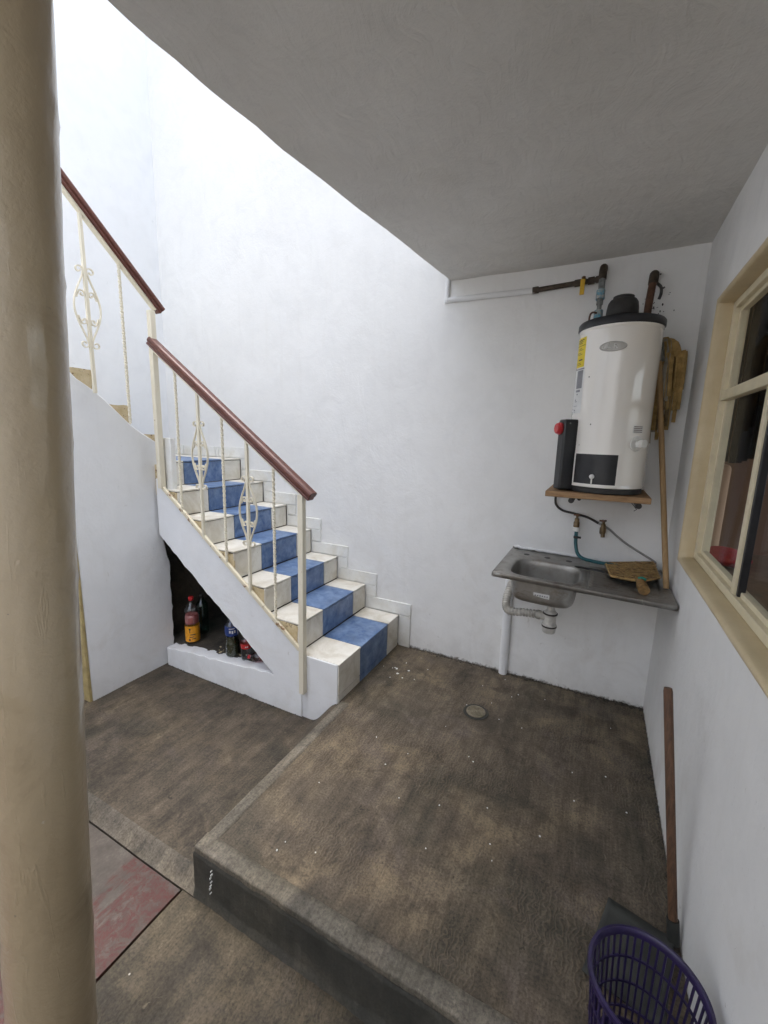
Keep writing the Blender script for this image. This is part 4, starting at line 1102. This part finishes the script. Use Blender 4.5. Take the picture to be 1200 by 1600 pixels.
# control box at the left front
a = DEG(-62); cdir = Vector((math.sin(a), -math.cos(a), 0)); mC = Matrix.Translation((HX+HR*math.sin(a), HY-HR*math.cos(a), 0)) @ Matrix.Rotation(a, 4, 'Z')
cb_ = build('control_box', MB().box((-.036, -.062, 1.262), (.036, .012, 1.610), mC), 'black', ht, smooth=30, bevel=.010, seg=3)
kn = Matrix.Translation(mC @ Vector((-.002, -.062, 1.565))) @ Matrix.Rotation(a, 4, 'Z') @ Matrix.Rotation(PI/2, 4, 'X')
build('knob', MB().lathe([(.029, 0), (.030, .004), (.030, .012), (.026, .014), (.026, .022), (.022, .026), (.001, .026)], (0, 0, 0), 28, kn), 'red_plastic', cb_, smooth=35)
build('screw', MB().lathe([(.004, 0), (.004, .002), (.001, .003)], (0, 0, 0), 12, Matrix.Translation(mC @ Vector((.036, -.035, 1.59))) @ Matrix.Rotation(a, 4, 'Z') @ Matrix.Rotation(PI/2, 4, 'Y')), 'galv', cb_)
# drain valve
a = DEG(42); vm = Matrix.Translation((HX+HR*math.sin(a), HY-HR*math.cos(a), 1.500)) @ Matrix.Rotation(a, 4, 'Z') @ Matrix.Rotation(PI/2, 4, 'X')
dv = build('drain_valve', MB().lathe([(.036, 0), (.035, .004), (.022, .006), (.014, .007), (.014, .024), (.021, .026), (.021, .040), (.017, .044), (.001, .044)], (0, 0, 0), 26, vm), 'white_plastic', ht, smooth=35)
p = vm @ Vector((0, 0, .018)); build('valve_spout', MB().tube([p, p+Vector((-.006, -.010, -.022))], [.010, .012], 12), 'white_plastic', dv)
build('valve_label', patch(DEG(33), DEG(50), 1.548, 1.582, .0008), 'sticker_white', ht, smooth=60)
mb = MB()
for k in range(4):
    q = patch(DEG(34), DEG(49), 1.552+.008*k, 1.5545+.008*k, .0014, 6, 1); mb.add(q.v, q.f)
tag(build('valve_label_print', mb, 'rust_pipe', ht, smooth=0), kind='stuff')
# stickers
ye = build('energy_sticker', patch(DEG(-77), DEG(-51), 1.858, 1.995, .0008), 'sticker_yellow', ht, smooth=60)
mb = MB()
for (z, h, a0, a1) in ((1.984, .004, -74, -56), (1.976, .0025, -74, -58), (1.969, .0025, -73, -60), (1.958, .002, -76, -52), (1.945, .002, -73, -60), (1.938, .002, -70, -56), (1.925, .002, -74, -62), (1.918, .002, -72, -58), (1.892, .006, -67, -56), (1.878, .002, -74, -60), (1.871, .002, -74, -58)):
    q = patch(DEG(a0), DEG(a1), z-h/2, z+h/2, .0015, 6, 1); mb.add(q.v, q.f)
tag(build('print_line', mb, 'ink', ye, smooth=0), kind='stuff')
wh = build('instruction_sticker', patch(DEG(-78), DEG(-48), 1.640, 1.852, .0007), 'sticker_white', ht, smooth=60)
build('sticker_grey_block', patch(DEG(-67), DEG(-51), 1.758, 1.842, .0014), 'sticker_grey', wh, smooth=60)
mb = MB()
for (z, h, a0, a1) in ((1.849, .006, -76, -49), (1.746, .010, -66, -54), (1.730, .005, -63, -59), (1.704, .006, -66, -63), (1.696, .004, -66, -60), (1.675, .002, -70, -58), (1.66, .004, -74, -70), (1.655, .006, -67, -63), (1.646, .006, -66, -64), (1.644, .005, -75, -70)):
    q = patch(DEG(a0), DEG(a1), z-h/2, z+h/2, .0018, 6, 1); mb.add(q.v, q.f)
tag(build('print_line', mb, 'sticker_grey', wh, smooth=0), kind='stuff')
# oval emblem pressed into the front
def emblem():
    m = MB(); N = 48; rings = [(1., .0005), (.97, .004), (.90, .005), (.86, .003), (.5, .0035), (.05, .0035)]
    for (s, o_) in rings:
        for j in range(N):
            t = 2*PI*j/N; aa = DEG(-8)+DEG(18.5)*s*math.cos(t); z = 1.930+.022*s*math.sin(t)
            m.v.append((HX+(HR+o_)*math.sin(aa), HY-(HR+o_)*math.cos(aa), z))
    for i in range(len(rings)-1):
        for j in range(N): m.f.append((i*N+j, i*N+(j+1) % N, (i+1)*N+(j+1) % N, (i+1)*N+j))
    m.f.append(tuple((len(rings)-1)*N+j for j in range(N))); return m
em = build('emblem', emblem(), 'emblem', ht, smooth=35)
def strokes(lines, wd=.0016):
    m = MB()
    for ln in lines:
        m.tube([(HX+(HR+.0045)*math.sin(DEG(-8)+u/HR), HY-(HR+.0045)*math.cos(DEG(-8)+u/HR), 1.930+v) for u, v in ln], wd, 6)
    return m
build('emblem_mark', strokes([[(-.036, .006), (-.042, .002), (-.043, -.005), (-.036, -.010), (-.028, -.009)], [(-.026, -.011), (-.016, .013), (-.004, -.011)], [(-.022, -.003), (-.009, -.003)], [(.006, .010), (.006, -.010)], [(.006, .010), (.016, .010), (.018, .004), (.014, .001), (.006, .001)], [(.010, .001), (.019, -.010)]]), 'sticker_white', em, smooth=60)
mb = MB()
for (aa, z) in ((-38, 1.805), (-27, 1.585)):
    q = patch(DEG(aa-.9), DEG(aa+.9), z-.003, z+.003, .0006, 4, 2); mb.add(q.v, q.f)
tag(build('screw_head', mb, 'old_pipe', ht, smooth=0), kind='stuff')

# ------------------------------------------------------------------ pipes over the heater
cp = thing('cold_water_pipe', (-.5, YB, 2.33), 'water pipe along the wall below the ceiling, white then dark, with yellow valve handle', 'pipe')
build('painted_run', MB().tube([(-.932, YB-.006, ZC+.02), (-.932, YB-.010, 2.338)], .015, 12).tube([(-.944, YB-.008, 2.334), (-.42, YB-.014, 2.327)], .0165, 12).lathe([(.016, -.016), (.018, -.008), (.018, .008), (.016, .016)], (-.932, YB-.008, 2.335), 14), 'wall_pipe', cp)
build('dark_run', MB().tube([(-.425, YB-.014, 2.328), (-.10, YB-.030, 2.338)], .013, 14).tube([(-.430, YB-.014, 2.328), (-.400, YB-.015, 2.329)], .0175, 14).tube([(-.215, YB-.024, 2.334), (-.185, YB-.026, 2.335)], .018, 12).tube([(-.150, YB-.027, 2.337), (-.12, YB-.029, 2.338)], .018, 12), 'old_pipe', cp)
build('elbow', MB().tube(bez([(-.082, YB+.01, 2.392), (-.082, YB-.03, 2.392), (-.083, YB-.045, 2.37), (-.083, YB-.048, 2.33)], 20), .019, 14).tube([(-.11, YB-.03, 2.338), (-.083, YB-.045, 2.338)], .017, 12), 'old_pipe', cp)
build('down_pipe', MB().tube([(-.083, YB-.048, 2.345), (-.082, YB-.07, 2.25), (-.082, YB-.08, 2.20)], .0155, 14).tube([(-.082, YB-.080, 2.21), (-.083, YB-.090, 2.155)], .011, 12), 'galv', cp)
build('union', MB().tube([(-.083, YB-.066, 2.272), (-.083, YB-.078, 2.225)], .0205, 8), 'verdigris', cp, smooth=20)
build('valve', MB().tube([(-.083, YB-.086, 2.168), (-.083, YB-.094, 2.128)], .021, 12).tube([(-.083, YB-.092, 2.14), (-.083, YB-.10, 2.06)], .016, 12), 'verdigris', cp, smooth=30)
build('valve_lever', MB().tube(bez([(-.083, YB-.10, 2.15), (-.105, YB-.115, 2.156), (-.118, YB-.12, 2.146), (-.121, YB-.122, 2.118), (-.112, YB-.122, 2.095)], 16), .005, 8), 'rust_pipe', cp)
yv = build('valve_body', MB().tube([(-.172, YB-.026, 2.336), (-.172, YB-.050, 2.352)], .010, 10).lathe([(.012, -.012), (.016, -.006), (.016, .008), (.010, .013)], (-.172, YB-.028, 2.34), 12), 'brass', cp)
build('yellow_handle', MB().box((-.185, YB-.058, 2.265), (-.163, YB-.052, 2.342), Matrix.Identity(4)), 'yellow_tag', yv, smooth=30, bevel=.002)
hpz = thing('hot_water_pipe', (.14, YB, 2.3), 'brown rusty pipe from the wall into the heater top, right of the hood', 'pipe')
build('pipe_run', MB().tube(bez([(.150, YB+.01, 2.325), (.148, YB-.035, 2.325), (.146, YB-.055, 2.30), (.138, YB-.085, 2.20), (.132, YB-.115, 2.05)], 30), .017, 14), 'rust_pipe', hpz)
build('pipe_elbow', MB().tube(bez([(.150, YB-.005, 2.326), (.148, YB-.036, 2.325), (.146, YB-.056, 2.298), (.145, YB-.062, 2.275)], 20), .0215, 14), 'old_pipe', hpz)
build('old_lever', MB().tube(bez([(.155, YB-.055, 2.285), (.180, YB-.07, 2.255), (.184, YB-.072, 2.225), (.178, YB-.07, 2.20)], 20), .007, 8).tube([(.178, YB-.07, 2.24), (.196, YB-.075, 2.252)], .004, 6), 'black_metal', hpz)
# sooty smear of old mortar round the pipe
mb = MB()
for k in range(34):
    aa = random.uniform(0, 2*PI); rr = abs(random.gauss(0, .045)); x = .165+rr*math.cos(aa); z = 2.18+rr*1.4*math.sin(aa); s = random.uniform(.001, .004)
    mb.lathe([(s, 0), (s*.7, -.002), (.0003, -.003)], (0, 0, 0), 6, Matrix.Translation((x, YB-.003, z)) @ Matrix.Rotation(PI/2, 4, 'X') @ Matrix.Diagonal((1, random.uniform(.5, 2), -1, 1)))
tag(build('soot_spots', mb, 'black_metal', smooth=0), 'sooty black specks on the wall beside the brown pipe', 'soot', kind='stuff')

# ------------------------------------------------------------------ mop
mop = thing('strip_mop', (.345, 2.30, SZ), 'upturned mop with mustard cloth strips leaning behind the heater', 'mop')
h0 = Vector((.345, 2.318, SZ-.014)); h1 = Vector((.205, 2.57, 1.96))
build('mop_handle', MB().tube([h0, h0.lerp(h1, .5), h1], .0125, 14), 'mop_handle', mop, smooth=50)
build('mop_clamp', MB().tube([h1-(h1-h0).normalized()*.06, h1+(h1-h0).normalized()*.03], .024, 14), 'galv', mop)
rnd = random.Random(3)
for k in range(30):
    t = k/29
    x = .215+.10*t+rnd.uniform(-.01, .01); dep = rnd.uniform(-.035, .02)
    top = Vector((.205+.012*rnd.uniform(-1, 1), 2.585+dep*.3, 1.985+.015*rnd.random()))
    arch = Vector((.225+.045*t, 2.585+dep*.6, 2.005-.02*t+.01*rnd.random()))
    zend = 1.60 + .12*t + rnd.uniform(-.11, .10)
    e = Vector((x+.005, 2.590+dep, zend))
    mid = Vector((x+.008*rnd.uniform(-1, 1), 2.590+dep, (arch.z+zend)/2+.06))
    pts = bez([top, arch, Vector((.5*(arch.x+mid.x)+.008, mid.y, arch.z-.07)), mid, e], 18)
    mt = rnd.choice(['cloth_y', 'cloth_y', 'cloth_y', 'cloth_y', 'cloth_y', 'cloth_d', 'cloth_g'])
    build('cloth_strip', MB().sweep(pts, [(-.0095, -.0013), (0, -.0028), (.0095, -.0013), (.0095, .0013), (0, .0002), (-.0095, .0013)], upv=(.3*rnd.uniform(-1, 1), 1, 0), twist=rnd.uniform(-.9, .9)), mt, mop, smooth=60)

# ------------------------------------------------------------------ dustpan, basket, floor drain
dp = thing('dustpan', (.24, 1.25, 0), 'flat black dustpan with worn wooden stick handle by the right wall', 'dustpan')
def pan():
    m = MB()
    A_, B_, C_, D_ = Vector((.105, 1.130, .006)), Vector((.176, 1.388, .006)), Vector((.352, 1.340, .010)), Vector((.300, 1.085, .010))
    n = 12; t = .003
    for j in range(n+1):
        for i in range(n+1):
            u, v = i/n, j/n; p = A_.lerp(B_, v).lerp(D_.lerp(C_, v), u)
            edge_ = .016*sm((u-.86)/.14) + .010*sm((v-.93)/.07) + .010*sm((.07-v)/.07)
            m.v.append(tuple(p+Vector((0, 0, edge_))))
    W = n+1
    for j in range(n):
        for i in range(n): m.f.append((j*W+i, j*W+i+1, (j+1)*W+i+1, (j+1)*W+i))
    return m
build('pan', pan(), 'dustpan', dp, smooth=40, solid=.004)
s0 = Vector((.330, 1.225, .020)); s1 = Vector((.268, 1.505, .742))
s0 = Vector((.350, 1.335, .015))
build('stick_handle', MB().tube([s0, s0.lerp(s1, .5), s1-(s1-s0).normalized()*.01, s1], [.0125, .013, .013, .011], 16), 'stick', dp, smooth=50)
build('socket', MB().tube([s0, s0.lerp(s1, .09)], .017, 14), 'dustpan', dp)

bk = thing('laundry_basket', (.225, .965, .0), 'purple plastic lattice basket by the right wall, nearest the viewer', 'basket')
BC = (.224, .968); RT, RB_, HB = .118, .098, .275
rad = lambda z: RB_+(RT-RB_)*z/HB
build('rim', MB().lathe([(RT-.004, -.012), (RT+.004, -.012), (RT+.009, -.002), (RT+.007, .006), (RT, .008), (RT-.005, .003), (RT-.004, -.012)], (BC[0], BC[1], HB), 72, cap=False), 'purple', bk, smooth=60)
for z in (.055, .128, .200):
    r = rad(z); build('ring', MB().lathe([(r-.002, -.003), (r+.0022, -.003), (r+.0022, .003), (r-.002, .003), (r-.002, -.003)], (BC[0], BC[1], z), 64, cap=False), 'purple', bk, smooth=30)
build('basket_bottom', MB().lathe([(RB_+.003, .0), (RB_+.003, .018), (RB_-.001, .018), (RB_-.003, .006), (.001, .006)], (BC[0], BC[1], .004), 64), 'purple', bk, smooth=40)
sl0 = None; NS = 44
for k in range(NS):
    if sl0 is None:
        m = MB(); 
        m.v = [(RB_-.0015, -.0022, .01), (RB_+.0015, -.0022, .01), (RB_+.0015, .0022, .01), (RB_-.0015, .0022, .01), (RT-.0015, -.0026, HB-.008), (RT+.0015, -.0026, HB-.008), (RT+.0015, .0026, HB-.008), (RT-.0015, .0026, HB-.008)]
        m.f = [(0, 3, 2, 1), (4, 5, 6, 7), (0, 1, 5, 4), (1, 2, 6, 5), (2, 3, 7, 6), (3, 0, 4, 7)]
        sl0 = build('slat', m, 'purple', None, smooth=0); o = sl0
    else:
        o = sl0.copy(); COL.objects.link(o)
    o.parent = bk; o.matrix_parent_inverse = Matrix.Identity(4)
    o.location = (BC[0]-bk.location.x, BC[1]-bk.location.y, 0); o.rotation_euler = (0, 0, 2*PI*k/NS)

dr = thing('floor_drain', (-.470, 2.146, 0), 'round ringed metal floor drain in the concrete', 'drain')
DC = (-.470, 2.146, .0)
build('rough_hole', MB().lathe([(.070, .0035), (.066, .0055), (.060, .004), (.001, .0035)], DC, 40), 'riser_dark', dr)
build('grate', MB().lathe([(.052, .003), (.052, .008), (.049, .0095), (.044, .0095), (.043, .006), (.039, .006), (.038, .0095), (.034, .0095), (.033, .006), (.029, .006), (.028, .0095), (.024, .0095), (.023, .006), (.018, .006), (.017, .0095), (.012, .0095), (.011, .006), (.008, .006), (.007, .010), (.001, .010)], DC, 44), 'drain_metal', dr, smooth=30)

# crumbled dark mortar along the foot of the walls
def crumbs(a, b, n, zf, size, spread, seed):
    r = random.Random(seed); m = MB(); A_, B_ = Vector(a), Vector(b); d = (B_-A_).normalized(); nn = Vector((d.y, -d.x))
    for k in range(n):
        t = r.random(); p = A_.lerp(B_, t)+nn*abs(r.gauss(0, spread)); sz = size*r.uniform(.35, 1.0)*(1+.8*max(0, noise.noise(Vector((p.x*5, p.y*5, seed)))*2))
        z = zf(p.x, p.y); vs = []; q = 7; a0 = r.uniform(0, 6)
        for (rr, hh) in ((1.0, -.3), (.9, .35), (.45, .75)):
            for j in range(q):
                an = a0+j*2*PI/q; w_ = sz*rr*r.uniform(.7, 1.25); vs.append((p.x+w_*math.cos(an), p.y+w_*math.sin(an), z+sz*hh*r.uniform(.7, 1.2)))
        m.add(vs, [(i*q+j, i*q+(j+1) % q, (i+1)*q+(j+1) % q, (i+1)*q+j) for i in range(2) for j in range(q)]+[tuple(2*q+j for j in range(q))])
    return m
zp = lambda x, y: und(x, y, .003)
tag(build('mortar_crumbs', crumbs((-1.08, YB-.002), (XR, YB-.002), 330, zp, .008, .010, 4), 'cave', smooth=60), 'dark crumbled mortar along the foot of the back wall', 'mortar', kind='stuff')
tag(build('mortar_crumbs', crumbs((XR-.002, YB), (XR-.002, 1.45), 130, zp, .0055, .005, 5), 'cave', smooth=60), 'dark crumbled mortar along the foot of the window wall', 'mortar', kind='stuff')
tag(build('mortar_crumbs', crumbs((XL+.02, YS-.014), (-1.40, YS-.014), 170, zleft, .006, .005, 6), 'cave', smooth=60), 'dark crumbled mortar along the foot of the stair side', 'mortar', kind='stuff')
# paint flakes at the foot of the stair
mb = MB()
for k in range(46):
    if k < 9: x, y = random.gauss(-1.03, .05), random.gauss(2.33, .06)
    else: x, y = random.uniform(-1.1, .3), random.uniform(1.0, 2.6)
    s = random.uniform(.002, .009 if k < 9 else .004); nn_ = 6
    a0 = random.uniform(0, 6); z = und(x, y, .003)
    vs = [(x+s*random.uniform(.6, 1.3)*math.cos(a0+q*2*PI/nn_), y+s*random.uniform(.6, 1.3)*math.sin(a0+q*2*PI/nn_), z+.0025+random.uniform(0, .002)) for q in range(nn_)]
    mb.add(vs+[(v[0], v[1], v[2]-.002) for v in vs], [tuple(range(nn_)), tuple(reversed(range(nn_, 2*nn_)))]+[(q, (q+1) % nn_, nn_+(q+1) % nn_, nn_+q) for q in range(nn_)])
tag(build('paint_flakes', mb, 'print_white', smooth=0), 'white paint flakes scattered on the floor by the bottom step', 'paint flakes', kind='stuff')
